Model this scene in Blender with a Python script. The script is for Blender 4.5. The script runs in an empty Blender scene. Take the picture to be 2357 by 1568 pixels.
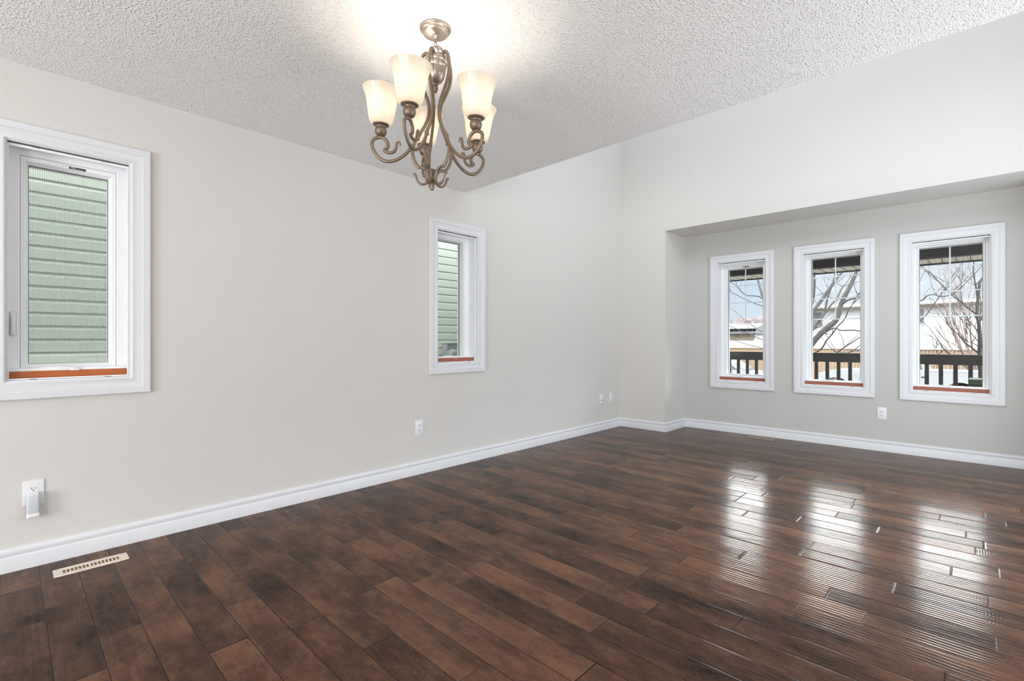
import bpy, bmesh, math, random
from mathutils import Vector, Matrix

# ------------------------------------------------------------------ camera, sky, lights, exposure
scene = bpy.context.scene
scene.view_settings.view_transform = 'Standard'
scene.view_settings.look = 'None'
scene.view_settings.exposure = 0.0
scene.view_settings.gamma = 1.0
scene.view_settings.use_curve_mapping = False
scene.cycles.use_denoising = True
scene.cycles.max_bounces = 10
scene.cycles.diffuse_bounces = 6
scene.cycles.glossy_bounces = 4
scene.cycles.transparent_max_bounces = 16
scene.cycles.caustics_reflective = False
scene.cycles.caustics_refractive = False
scene.cycles.sample_clamp_indirect = 6.0
COL = scene.collection

cam = bpy.data.cameras.new('camera')
cam.sensor_width = 36.0
cam.lens = 36.0 * 1111.0 / 2357.0
cam.shift_y = 1.5 / 2357.0
cam.clip_start = 0.05
cam.clip_end = 400.0
cam_ob = bpy.data.objects.new('camera', cam)
cam_ob.location = (3.325, 0.0, 1.10)
cam_ob.rotation_euler = (math.radians(90), 0, math.radians(43.7755))
COL.objects.link(cam_ob)
scene.camera = cam_ob

world = bpy.data.worlds.new('sky')
scene.world = world
world.use_nodes = True
wt = world.node_tree
wt.nodes.clear()
w_out = wt.nodes.new('ShaderNodeOutputWorld')
w_bg = wt.nodes.new('ShaderNodeBackground')
w_tc = wt.nodes.new('ShaderNodeTexCoord')
w_sep = wt.nodes.new('ShaderNodeSeparateXYZ')
w_ramp = wt.nodes.new('ShaderNodeValToRGB')          # clear pale blue strip low down, bright thin cloud higher up
w_ns = wt.nodes.new('ShaderNodeTexNoise')
w_ns.inputs['Scale'].default_value = 3.0
w_ns.inputs['Detail'].default_value = 5.0
w_add = wt.nodes.new('ShaderNodeMath'); w_add.operation = 'MULTIPLY_ADD'
w_add.inputs[1].default_value = 0.05; w_add.inputs[2].default_value = -0.025
w_sum = wt.nodes.new('ShaderNodeMath'); w_sum.operation = 'ADD'
cr = w_ramp.color_ramp
cr.elements[0].position = 0.0; cr.elements[0].color = (0.80, 0.88, 0.96, 1)
cr.elements[1].position = 0.13; cr.elements[1].color = (0.66, 0.80, 0.97, 1)
e = cr.elements.new(0.25); e.color = (1.0, 1.0, 1.0, 1)
e = cr.elements.new(1.0); e.color = (0.86, 0.92, 1.0, 1)
w_st = wt.nodes.new('ShaderNodeMapRange')
w_st.inputs[1].default_value = 0.12; w_st.inputs[2].default_value = 0.24
SKY_LOW, SKY_HIGH, SKY_BOOST = 1.0, 6.5, 19.0
w_st.inputs[3].default_value = SKY_LOW; w_st.inputs[4].default_value = SKY_HIGH
# added bright sky band on the street side (+y) to strengthen the floor reflections
def w_math(op, a, b=None):
    nd = wt.nodes.new('ShaderNodeMath'); nd.operation = op
    for i, v in enumerate((a, b)):
        if v is None: continue
        if isinstance(v, bpy.types.NodeSocket): wt.links.new(v, nd.inputs[i])
        else: nd.inputs[i].default_value = v
    return nd.outputs[0]
def w_range(v, lo, hi, a, b):
    nd = wt.nodes.new('ShaderNodeMapRange'); nd.interpolation_type = 'SMOOTHSTEP'
    wt.links.new(v, nd.inputs[0])
    for i, x in enumerate((lo, hi, a, b)): nd.inputs[i + 1].default_value = x
    return nd.outputs[0]
L = wt.links.new
L(w_tc.outputs['Generated'], w_sep.inputs[0]); L(w_tc.outputs['Generated'], w_ns.inputs['Vector'])
L(w_ns.outputs[0], w_add.inputs[0]); L(w_add.outputs[0], w_sum.inputs[0]); L(w_sep.outputs[2], w_sum.inputs[1])
L(w_sum.outputs[0], w_ramp.inputs[0]); L(w_sum.outputs[0], w_st.inputs[0])
w_boost = w_math('MULTIPLY', w_range(w_sum.outputs[0], 0.15, 0.23, 0.0, 1.0), w_range(w_sum.outputs[0], 0.42, 0.60, 1.0, 0.0))
w_boost = w_math('MULTIPLY', w_boost, w_range(w_sep.outputs[1], 0.35, 0.70, 0.0, SKY_BOOST))
L(w_ramp.outputs[0], w_bg.inputs[0]); L(w_math('ADD', w_st.outputs[0], w_boost), w_bg.inputs[1]); L(w_bg.outputs[0], w_out.inputs[0])


def light(name, kind, loc, target, energy, color, size=None, spread=180):
    d = bpy.data.lights.new(name, kind)
    d.energy = energy
    d.color = color
    if kind == 'AREA':
        d.shape = 'RECTANGLE'; d.size, d.size_y = size
        d.spread = math.radians(spread)
    o = bpy.data.objects.new(name, d)
    o.location = loc
    o.rotation_euler = (Vector(target) - Vector(loc)).to_track_quat('-Z', 'Y').to_euler()
    COL.objects.link(o)
    return o


sun = light('sun', 'SUN', (10, -10, 20), (0, 12, 0), 3.2, (1.0, 0.95, 0.88))
sun.data.angle = math.radians(1.0)
# added fill lights, out of view, aimed to brighten ceiling, walls and header,
# plus daylight from the high window
P_BACK, P_SIDE, P_RIGHT, P_HIGH, P_LOFT = 192.0, 10.0, 54.0, 7.0, 50.0
light('fill_light_back', 'AREA', (1.75, -3.42, 1.10), (1.75, 0.6, 3.2), P_BACK * 0.55, (0.98, 0.985, 1.0), (0.96, 1.9))  # added fill light behind the camera
light('fill_light_back_right', 'AREA', (4.03, -3.42, 1.10), (3.0, 0.6, 3.2), P_BACK * 0.45, (0.98, 0.985, 1.0), (0.76, 1.9))  # second added fill light behind the camera
light('fill_light_side', 'AREA', (4.40, 1.85, 1.05), (0.4, 1.3, 2.9), P_SIDE, (0.98, 0.985, 1.0), (1.6, 1.8), 130)  # added fill light on the camera side, tilted at the ceiling
light('fill_light_right', 'AREA', (4.40, 4.1, 1.05), (1.2, 4.0, 2.6), P_RIGHT, (0.90, 0.95, 1.0), (2.0, 1.8))  # added fill light for the living area and alcove
light('high_window_daylight', 'AREA', (4.42, 3.8, 3.9), (0, 3.8, 2.6), P_HIGH, (0.86, 0.93, 1.0), (1.2, 1.2))
light('fill_light_loft', 'AREA', (2.2, 2.90, 3.9), (2.2, 5.5, 3.7), P_LOFT, (0.86, 0.925, 1.0), (3.6, 1.6))  # added fill light for the header; the wall behind is solid

# ------------------------------------------------------------------ material helpers
def srgb(r, g, b):
    f = lambda c: (c / 255 / 12.92) if c / 255 <= 0.04045 else ((c / 255 + 0.055) / 1.055) ** 2.4
    return (f(r), f(g), f(b), 1.0)


class NT:
    """small wrapper that writes node maths as calls"""
    def __init__(self, name):
        self.mat = bpy.data.materials.new(name)
        self.mat.use_nodes = True
        self.t = self.mat.node_tree
        self.t.nodes.clear()
        self.out = self.n('ShaderNodeOutputMaterial')

    def n(self, kind, **kw):
        nd = self.t.nodes.new(kind)
        for k, v in kw.items():
            setattr(nd, k, v)
        return nd

    def put(self, sock, v):
        if isinstance(v, bpy.types.NodeSocket):
            self.t.links.new(v, sock)
        else:
            sock.default_value = v

    def m(self, op, a, b=None, c=None, clamp=False):
        nd = self.n('ShaderNodeMath', operation=op, use_clamp=clamp)
        for i, v in enumerate((a, b, c)):
            if v is not None:
                self.put(nd.inputs[i], v)
        return nd.outputs[0]

    def xyz(self, x, y, z):
        nd = self.n('ShaderNodeCombineXYZ')
        for i, v in enumerate((x, y, z)):
            self.put(nd.inputs[i], v)
        return nd.outputs[0]

    def noise(self, vec, scale=5.0, detail=2.0, rough=0.5):
        nd = self.n('ShaderNodeTexNoise')
        if vec is not None:
            self.put(nd.inputs['Vector'], vec)
        nd.inputs['Scale'].default_value = scale
        nd.inputs['Detail'].default_value = detail
        nd.inputs['Roughness'].default_value = rough
        return nd.outputs[0]

    def white(self, vec):
        nd = self.n('ShaderNodeTexWhiteNoise', noise_dimensions='3D')
        self.put(nd.inputs['Vector'], vec)
        return nd.outputs['Value']

    def ramp(self, fac, stops):
        nd = self.n('ShaderNodeValToRGB')
        el = nd.color_ramp.elements
        while len(el) < len(stops):
            el.new(0.5)
        for e_, (p, c) in zip(el, stops):
            e_.position = p
            e_.color = c if len(c) == 4 else (*c, 1)
        self.put(nd.inputs[0], fac)
        return nd.outputs[0]

    def step(self, v, lo, hi, a=0.0, b=1.0):
        nd = self.n('ShaderNodeMapRange', interpolation_type='SMOOTHSTEP')
        self.put(nd.inputs[0], v)
        for i, x in enumerate((lo, hi, a, b)):
            nd.inputs[i + 1].default_value = x
        return nd.outputs[0]

    def mix(self, fac, a, b, mode='MIX'):
        nd = self.n('ShaderNodeMix', data_type='RGBA', blend_type=mode)
        self.put(nd.inputs[0], fac)
        self.put(nd.inputs[6], a)
        self.put(nd.inputs[7], b)
        return nd.outputs[2]

    def bump(self, h, strength=1.0, dist=1.0):
        nd = self.n('ShaderNodeBump')
        nd.inputs['Strength'].default_value = strength
        nd.inputs['Distance'].default_value = dist
        self.put(nd.inputs['Height'], h)
        return nd.outputs[0]

    def pos(self):
        return self.n('ShaderNodeNewGeometry').outputs['Position']

    def sep(self, v):
        nd = self.n('ShaderNodeSeparateXYZ')
        self.put(nd.inputs[0], v)
        return nd.outputs

    def bsdf(self, color, rough=0.5, metal=0.0, normal=None, spec=0.5, **kw):
        nd = self.n('ShaderNodeBsdfPrincipled')
        self.put(nd.inputs['Base Color'], color)
        self.put(nd.inputs['Roughness'], rough)
        nd.inputs['Metallic'].default_value = metal
        nd.inputs['Specular IOR Level'].default_value = spec
        if normal is not None:
            self.put(nd.inputs['Normal'], normal)
        for k, v in kw.items():
            self.put(nd.inputs[k], v)
        self.t.links.new(nd.outputs[0], self.out.inputs[0])
        return nd


def simple(name, color, rough=0.5, metal=0.0, spec=0.5, var=0.06, scale=30.0, bump=0.0, bscale=200.0, **kw):
    """plain surface with a slight procedural unevenness"""
    t = NT(name)
    p = t.pos()
    f = t.noise(p, scale, 3.0)
    c2 = tuple(min(1, c * (1 + var)) for c in color[:3]) + (1,)
    c1 = tuple(c * (1 - var) for c in color[:3]) + (1,)
    nm = t.bump(t.noise(p, bscale, 2.0), 1.0, bump) if bump else None
    t.bsdf(t.mix(f, c1, c2), rough, metal, nm, spec, **kw)
    return t.mat


M = {}
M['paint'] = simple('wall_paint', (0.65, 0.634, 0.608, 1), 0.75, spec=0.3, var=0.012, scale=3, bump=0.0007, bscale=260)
M['shaded_paint'] = simple('wall_paint_shaded', (0.54, 0.534, 0.516, 1), 0.75, spec=0.3, var=0.012, scale=3, bump=0.0007, bscale=260)  # same wall paint, darkened for the shade in the alcove
M['trim'] = simple('white_trim_paint', (0.71, 0.725, 0.745, 1), 0.35, spec=0.4, var=0.01)
M['vinyl'] = simple('white_vinyl', (0.87, 0.88, 0.89, 1), 0.4, spec=0.4, var=0.01)
M['plastic'] = simple('white_plastic', (0.78, 0.79, 0.80, 1), 0.35, var=0.01)
M['grey_plastic'] = simple('frosted_grey_plastic', (0.60, 0.62, 0.65, 1), 0.45, var=0.02)
M['dark'] = simple('dark_slot', (0.02, 0.02, 0.02, 1), 0.6)
M['shade_gap'] = simple('dark_gasket', (0.06, 0.055, 0.05, 1), 0.7)
M['sill_wood'] = simple('orange_stained_wood', srgb(178, 96, 44), 0.5, var=0.15, scale=60)
M['sill_wood_red'] = simple('red_brown_stained_wood', srgb(158, 92, 72), 0.5, var=0.15, scale=60)
M['metal'] = simple('antique_nickel', (0.205, 0.152, 0.108, 1), 0.42, metal=0.5, var=0.18, scale=40)
M['cup_metal'] = simple('brushed_nickel', (0.40, 0.345, 0.29, 1), 0.38, metal=0.85, var=0.08, scale=40)
M['cream'] = simple('cream_enamel', srgb(226, 214, 198), 0.45, var=0.03)
M['tan_metal'] = simple('tan_enamel', srgb(158, 138, 125), 0.5, var=0.05)
M['vent_dark'] = simple('brown_louver', srgb(150, 116, 78), 0.6, var=0.2, scale=200)
M['vent_black'] = simple('dark_duct', srgb(60, 44, 34), 0.7)
M['black_wood'] = simple('black_brown_stain', (0.013, 0.0115, 0.011, 1), 0.6, var=0.3, scale=25)
M['deck'] = simple('grey_deck_boards', (0.16, 0.14, 0.12, 1), 0.8, var=0.2)
M['bark'] = simple('grey_bark', (0.060, 0.055, 0.053, 1), 0.9, var=0.45, scale=14)
M['dark_twig'] = simple('dark_twig_bark', (0.052, 0.046, 0.044, 1), 0.9, var=0.3, scale=30)
M['red_twig'] = simple('reddish_twig_bark', (0.19, 0.142, 0.126, 1), 0.9, var=0.2)
M['haze_twig'] = simple('dry_twig_bark', (0.15, 0.115, 0.108, 1), 0.9, var=0.15)
M['white_car'] = simple('white_car_paint', (0.28, 0.285, 0.295, 1), 0.2, var=0.01)
M['car_glass'] = simple('tinted_car_glass', (0.03, 0.038, 0.045, 1), 0.12)
M['tyre'] = simple('black_rubber', (0.02, 0.02, 0.022, 1), 0.8)
M['alloy'] = simple('alloy_wheel', (0.2, 0.2, 0.21, 1), 0.4, metal=0.6)
M['green_bin'] = simple('dark_green_plastic', (0.014, 0.036, 0.018, 1), 0.6, var=0.3, scale=20)
M['fence'] = simple('orange_cedar_fence', (0.23, 0.155, 0.095, 1), 0.8, var=0.2, scale=6)
M['house_trim'] = simple('white_fascia_metal', (0.5, 0.51, 0.52, 1), 0.5, var=0.02)
M['beige_soffit'] = simple('beige_soffit_vinyl', (0.6, 0.53, 0.45, 1), 0.6)
M['tan_garage'] = simple('tan_stucco', (0.16, 0.125, 0.09, 1), 0.8)
M['lawn'] = simple('dry_winter_lawn', (0.20, 0.175, 0.14, 1), 0.95, var=0.3, scale=3)
M['asphalt'] = simple('grey_asphalt', (0.10, 0.10, 0.10, 1), 0.9, var=0.15, scale=10)
M['hedge'] = simple('dry_brown_hedge', srgb(196, 160, 116), 0.95, var=0.35, scale=4)
M['meter_grey'] = simple('grey_meter_box', (0.24, 0.25, 0.27, 1), 0.5)
M['meter_white'] = simple('pale_meter_face', (0.42, 0.43, 0.44, 1), 0.25)
M['pane_dark'] = simple('dark_house_pane', (0.12, 0.13, 0.14, 1), 0.15)

# glass: clear pane that transmits and mirrors by the Fresnel law
def make_glass():
    t = NT('window_glass')
    tr = t.n('ShaderNodeBsdfTransparent'); tr.inputs[0].default_value = (0.965, 0.985, 0.985, 1)
    gl = t.n('ShaderNodeBsdfGlossy'); gl.inputs['Roughness'].default_value = 0.0
    fr = t.n('ShaderNodeFresnel'); 
    bf = t.n('ShaderNodeNewGeometry').outputs['Backfacing']      # the pane is thin: both faces mirror like the outside of glass
    t.put(fr.inputs[0], t.m('MULTIPLY_ADD', bf, 1 / 1.45 - 1.45, 1.45))
    mx = t.n('ShaderNodeMixShader')
    t.t.links.new(fr.outputs[0], mx.inputs[0]); t.t.links.new(tr.outputs[0], mx.inputs[1]); t.t.links.new(gl.outputs[0], mx.inputs[2])
    t.t.links.new(mx.outputs[0], t.out.inputs[0])
    return t.mat
M['glass'] = make_glass()

# fine woven insect screen: opaque threads with open cells
def make_screen():
    t = NT('insect_screen_mesh')
    uv = t.sep(t.n('ShaderNodeTexCoord').outputs['Object'])
    tri = t.m('PINGPONG', uv[0], 0.0042)
    f = t.step(tri, 0.0008, 0.0034, 0.02, 0.16)
    tr = t.n('ShaderNodeBsdfTransparent')
    df = t.n('ShaderNodeBsdfDiffuse'); df.inputs[0].default_value = (0.30, 0.31, 0.29, 1)
    mx = t.n('ShaderNodeMixShader')
    t.put(mx.inputs[0], f); t.t.links.new(tr.outputs[0], mx.inputs[1]); t.t.links.new(df.outputs[0], mx.inputs[2])
    t.t.links.new(mx.outputs[0], t.out.inputs[0])
    return t.mat
M['screen'] = make_screen()

# popcorn ceiling
def make_ceiling():
    t = NT('popcorn_ceiling')
    p = t.pos()
    def blobs(scale, lo, hi):
        v = t.n('ShaderNodeTexVoronoi'); v.inputs['Scale'].default_value = scale
        t.put(v.inputs['Vector'], p)
        return t.step(v.outputs[0], lo, hi, 1.0, 0.0)
    mask = t.step(t.noise(p, 60, 2.0, 0.6), 0.35, 0.62)
    h = t.m('ADD', t.m('MULTIPLY', blobs(95, 0.10, 0.62), t.m('MULTIPLY_ADD', mask, 0.8, 0.2)), t.m('MULTIPLY', blobs(190, 0.1, 0.6), 0.40))
    h = t.m('ADD', h, t.m('MULTIPLY', t.noise(p, 320, 2.0), 0.25))
    t.bsdf((0.91, 0.905, 0.895, 1), 0.95, 0, t.bump(h, 0.9, 0.0042), 0.1)
    return t.mat
M['popcorn'] = make_ceiling()

# hand-scraped hardwood: planks run across the room (x); each row and plank gets its own length, tone and scraping
PLANK_W, PLANK_Y0 = 0.1285, -0.0255
def make_floor():
    t = NT('hand_scraped_hardwood')
    x, y, z = t.sep(t.pos())
    v = t.m('DIVIDE', t.m('SUBTRACT', y, PLANK_Y0), PLANK_W)
    row, fv = t.m('FLOOR', v), t.m('FRACT', v)
    h1 = t.white(t.xyz(row, 3.7, 0.5)); h2 = t.white(t.xyz(row, 11.3, 0.5))
    ln = t.m('MULTIPLY_ADD', h1, 0.5, 0.55)
    u = t.m('ADD', t.m('DIVIDE', x, ln), t.m('MULTIPLY', h2, 9.0))
    # joints wander so that planks of one row differ in length
    u = t.m('ADD', u, t.m('MULTIPLY', t.m('SINE', t.m('MULTIPLY_ADD', u, 2.1, t.m('MULTIPLY', h1, 20))), 0.22))
    col, fu = t.m('FLOOR', u), t.m('FRACT', u)
    pid = t.white(t.xyz(row, col, 0.5)); pid2 = t.white(t.xyz(row, col, 9.5)); pid3 = t.white(t.xyz(row, col, 21.5))
    dy = t.m('MULTIPLY', t.m('MINIMUM', fv, t.m('SUBTRACT', 1.0, fv)), PLANK_W)
    dx = t.m('MULTIPLY', t.m('MINIMUM', fu, t.m('SUBTRACT', 1.0, fu)), ln)
    edge = t.m('MINIMUM', dy, dx)
    off = t.m('MULTIPLY', pid, 37.0)
    grain = t.noise(t.xyz(t.m('MULTIPLY', x, 4.0), t.m('MULTIPLY', y, 70.0), off), 1.0, 6.0, 0.65)
    blotch = t.noise(t.xyz(t.m('MULTIPLY', x, 3.0), t.m('MULTIPLY', y, 6.5), off), 1.0, 3.0, 0.5)
    fine = t.noise(t.xyz(t.m('MULTIPLY', x, 90.0), t.m('MULTIPLY', y, 150.0), off), 1.0, 3.0, 0.7)
    curl = t.noise(t.xyz(t.m('MULTIPLY', x, 16.0), t.m('MULTIPLY', y, 30.0), off), 1.0, 5.0, 0.7)
    tone = t.m('ADD', t.m('MULTIPLY', pid, 0.40), t.m('MULTIPLY', t.m('SUBTRACT', blotch, 0.5), 1.25))
    tone = t.m('ADD', tone, t.m('MULTIPLY', t.m('SUBTRACT', curl, 0.5), 0.75))
    tone = t.m('ADD', tone, t.m('MULTIPLY', t.m('SUBTRACT', grain, 0.5), 0.30))
    tone = t.m('ADD', tone, t.m('MULTIPLY', t.m('SUBTRACT', fine, 0.5), 0.45))
    tone = t.m('ADD', tone, 0.24)
    c = t.ramp(tone, [(0.0, FLOOR_DARK), (0.42, FLOOR_MID), (0.95, FLOOR_LIGHT)])
    gap = t.step(edge, 0.0004, 0.0020)
    c = t.mix(gap, (0.012, 0.007, 0.005, 1), c)
    # relief: eased edges, long scraping furrows along the plank, patches of chatter across it
    bev = t.m('MULTIPLY', t.step(edge, 0.0, 0.006), 0.0011)
    wob = t.noise(t.xyz(t.m('MULTIPLY', x, 2.5), t.m('MULTIPLY', y, 6.0), off), 1.0, 2.0)
    fur = t.m('SINE', t.m('ADD', t.m('MULTIPLY', y, 2 * math.pi / 0.0205), t.m('MULTIPLY', wob, 9.0)))
    fur = t.m('MULTIPLY', fur, t.m('MULTIPLY_ADD', pid2, 0.00020, 0.00005))
    patch = t.step(t.noise(t.xyz(t.m('MULTIPLY', x, 5.0), t.m('MULTIPLY', y, 14.0), t.m('ADD', off, 5.0)), 1.0, 2.0), 0.58, 0.72)
    cht = t.m('SINE', t.m('ADD', t.m('MULTIPLY', x, 2 * math.pi / 0.0105), t.m('MULTIPLY', wob, 14.0)))
    cht = t.m('MULTIPLY', t.m('MULTIPLY', cht, patch), 0.00008)
    tilt = t.m('MULTIPLY', t.m('MULTIPLY', t.m('SUBTRACT', pid3, 0.5), t.m('SUBTRACT', fv, 0.5)), 0.0011)
    und = t.m('MULTIPLY', t.noise(t.xyz(t.m('MULTIPLY', x, 6.0), t.m('MULTIPLY', y, 16.0), off), 1.0, 2.0), 0.0011)
    h = t.m('ADD', t.m('ADD', bev, fur), t.m('ADD', t.m('ADD', cht, tilt), und))
    rough = t.m('MULTIPLY_ADD', grain, 0.12, FLOOR_ROUGH)
    t.bsdf(c, rough, 0, t.bump(h, 1.0, 1.0), 0.5, IOR=FLOOR_IOR)
    return t.mat
FLOOR_DARK, FLOOR_MID, FLOOR_LIGHT = (0.024, 0.0140, 0.0105), (0.086, 0.045, 0.030), (0.195, 0.100, 0.056)
FLOOR_ROUGH, FLOOR_IOR = 0.12, 1.15
M['floor'] = make_floor()

# frosted glass of the lamp shades
def make_shade():
    t = NT('frosted_alabaster_glass')
    tl = t.n('ShaderNodeBsdfTranslucent'); tl.inputs[0].default_value = (0.86, 0.81, 0.73, 1)
    df = t.n('ShaderNodeBsdfDiffuse'); df.inputs[0].default_value = (0.90, 0.87, 0.80, 1)
    mx = t.n('ShaderNodeMixShader'); mx.inputs[0].default_value = 0.35
    t.t.links.new(tl.outputs[0], mx.inputs[1]); t.t.links.new(df.outputs[0], mx.inputs[2])
    gl = t.n('ShaderNodeBsdfGlossy'); gl.inputs['Roughness'].default_value = 0.25
    m2 = t.n('ShaderNodeMixShader'); m2.inputs[0].default_value = 0.04
    t.t.links.new(mx.outputs[0], m2.inputs[1]); t.t.links.new(gl.outputs[0], m2.inputs[2])
    t.t.links.new(m2.outputs[0], t.out.inputs[0])
    return t.mat
M['shade'] = make_shade()

BULB_STRENGTH = 100.0
def make_bulb():
    t = NT('glowing_bulb')
    em = t.n('ShaderNodeEmission'); em.inputs[0].default_value = (1.0, 0.89, 0.75, 1); em.inputs[1].default_value = BULB_STRENGTH
    t.t.links.new(em.outputs[0], t.out.inputs[0])
    return t.mat
M['bulb'] = make_bulb()

# siding and roof coverings of the houses outside
def make_siding(name, color, course, z0):
    t = NT(name)
    x, y, z = t.sep(t.pos())
    f = t.m('FRACT', t.m('DIVIDE', t.m('SUBTRACT', z, z0), course))
    g = t.noise(t.pos(), 4, 3)
    c = t.mix(g, tuple(k * .95 for k in color[:3]) + (1,), color)
    t.bsdf(c, 0.6, 0, t.bump(f, 1.0, -0.03), 0.3)
    return t.mat
M['green_siding'] = simple('pale_green_siding', srgb(203, 211, 200), 0.55, var=0.02, scale=5)
M['white_siding'] = make_siding('white_lap_siding', (0.55, 0.555, 0.565, 1), 0.16, 0)
def make_shingle():
    t = NT('grey_asphalt_shingle')
    x, y, z = t.sep(t.pos())
    r = t.m('FLOOR', t.m('DIVIDE', z, 0.11))
    cell = t.white(t.xyz(r, t.m('FLOOR', t.m('ADD', t.m('DIVIDE', x, 0.3), t.m('MULTIPLY', r, 0.37))), 0.5))
    lo = t.step(t.m('FRACT', t.m('DIVIDE', z, 0.11)), 0.0, 0.25)
    c = t.mix(cell, (0.115, 0.121, 0.132, 1), (0.14, 0.147, 0.158, 1))
    t.bsdf(t.mix(lo, (0.07, 0.075, 0.083, 1), c), 0.9)
    return t.mat
M['shingle'] = make_shingle()
def make_soffit():
    t = NT('beige_ribbed_soffit')
    x, y, z = t.sep(t.pos())
    f = t.m('FRACT', t.m('DIVIDE', x, 0.043))
    t.bsdf(t.mix(t.step(f, 0.80, 0.95), (0.78, 0.73, 0.67, 1), (0.34, 0.30, 0.27, 1)), 0.6)
    return t.mat
M['porch_soffit'] = make_soffit()

# ------------------------------------------------------------------ mesh helpers
def add_box(bm, x0, x1, y0, y1, z0, z1, bev=0.0, seg=2):
    vs = [bm.verts.new((x, y, z)) for x in (x0, x1) for y in (y0, y1) for z in (z0, z1)]
    q = [(0, 1, 3, 2), (4, 6, 7, 5), (0, 4, 5, 1), (2, 3, 7, 6), (0, 2, 6, 4), (1, 5, 7, 3)]
    fs = [bm.faces.new([vs[i] for i in k]) for k in q]
    if bev:
        ed = list({e_ for f_ in fs for e_ in f_.edges})
        bmesh.ops.bevel(bm, geom=ed, offset=bev, segments=seg, affect='EDGES', profile=0.5)
    return fs


def add_loop_skin(bm, loops, closed_u=True, cap0=False, cap1=False, closed_v=False):
    """skin a list of vertex loops (each a list of coordinates of equal length)"""
    vl = [[bm.verts.new(p) for p in lp] for lp in loops]
    n = len(vl[0])
    rng = range(len(vl) if closed_v else len(vl) - 1)
    for i in rng:
        a, b = vl[i], vl[(i + 1) % len(vl)]
        for j in range(n if closed_u else n - 1):
            k = (j + 1) % n
            try:
                bm.faces.new((a[j], a[k], b[k], b[j]))
            except ValueError:
                pass
    if cap0:
        bm.faces.new(list(reversed(vl[0])))
    if cap1:
        bm.faces.new(vl[-1])
    return vl


def rect_sweep(bm, outer, inner, prof):
    """frame between two rectangles (x0,x1,z0,z1); prof = closed list of (t,y): t=0 on outer, 1 on inner"""
    loops = []
    for t_, y in prof:
        r = [outer[i] + (inner[i] - outer[i]) * t_ for i in range(4)]
        loops.append([(r[0], y, r[2]), (r[1], y, r[2]), (r[1], y, r[3]), (r[0], y, r[3])])
    add_loop_skin(bm, loops, closed_v=True)


def tube(bm, pts, r, n=8, smooth_steps=0, caps=True, flat=1.0):
    """round bar along points; r a number or list; flat squeezes it across the local binormal"""
    P = [Vector(p) for p in pts]
    R = list(r) if isinstance(r, (list, tuple)) else [r] * len(P)
    if smooth_steps:
        P2, R2 = [], []
        for i in range(len(P) - 1):
            p0 = P[i - 1] if i else P[i] * 2 - P[i + 1]
            p1, p2 = P[i], P[i + 1]
            p3 = P[i + 2] if i + 2 < len(P) else P[i + 1] * 2 - P[i]
            for s in range(smooth_steps):
                t_ = s / smooth_steps
                P2.append(0.5 * ((2 * p1) + (p2 - p0) * t_ + (2 * p0 - 5 * p1 + 4 * p2 - p3) * t_ ** 2 + (3 * p1 - p0 - 3 * p2 + p3) * t_ ** 3))
                R2.append(R[i] + (R[i + 1] - R[i]) * t_)
        P2.append(P[-1]); R2.append(R[-1])
        P, R = P2, R2
    tan = []
    for i in range(len(P)):
        d = P[min(i + 1, len(P) - 1)] - P[max(i - 1, 0)]
        tan.append(d.normalized() if d.length > 1e-9 else Vector((0, 0, 1)))
    up = Vector((0, 0, 1)) if abs(tan[0].z) < 0.9 else Vector((1, 0, 0))
    nrm = (up - tan[0] * up.dot(tan[0])).normalized()
    loops = []
    for i in range(len(P)):
        nrm = (nrm - tan[i] * nrm.dot(tan[i]))
        nrm = nrm.normalized() if nrm.length > 1e-6 else tan[i].orthogonal().normalized()
        b = tan[i].cross(nrm)
        loops.append([P[i] + (nrm * math.cos(a) + b * (math.sin(a) * flat)) * R[i] for a in [2 * math.pi * k / n for k in range(n)]])
    add_loop_skin(bm, loops, cap0=caps, cap1=caps)


def lathe(bm, prof, n=32, c=(0, 0), close=False):
    """prof: list of (r,z), turned about the vertical through c"""
    loops = [[(c[0] + r * math.cos(2 * math.pi * k / n), c[1] + r * math.sin(2 * math.pi * k / n), z) for k in range(n)] for r, z in prof]
    add_loop_skin(bm, loops, closed_v=close)
    bmesh.ops.remove_doubles(bm, verts=bm.verts, dist=1e-6)


def obj(name, bm, mat, parent=None, smooth=None, xf=None):
    if xf is not None:
        bmesh.ops.transform(bm, matrix=xf, verts=bm.verts)
    bmesh.ops.recalc_face_normals(bm, faces=bm.faces)
    me = bpy.data.meshes.new(name)
    bm.to_mesh(me)
    bm.free()
    me.materials.append(M[mat] if isinstance(mat, str) else mat)
    if smooth:
        me.shade_smooth()
        if smooth != 180:
            me.set_sharp_from_angle(angle=math.radians(smooth))
    o = bpy.data.objects.new(name, me)
    COL.objects.link(o)
    if parent is not None:
        o.parent = parent
    return o


def tag(o, label, cat, group=None, kind=None):
    o['label'] = label
    o['category'] = cat
    if group:
        o['group'] = group
    if kind:
        o['kind'] = kind
    return o


def empty(name, loc, rz, label, cat, group=None, kind=None):
    o = bpy.data.objects.new(name, None)
    o.empty_display_size = 0.1
    o.location = loc
    o.rotation_euler = (0, 0, rz)
    COL.objects.link(o)
    return tag(o, label, cat, group, kind)


def B():
    return bmesh.new()


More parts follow.
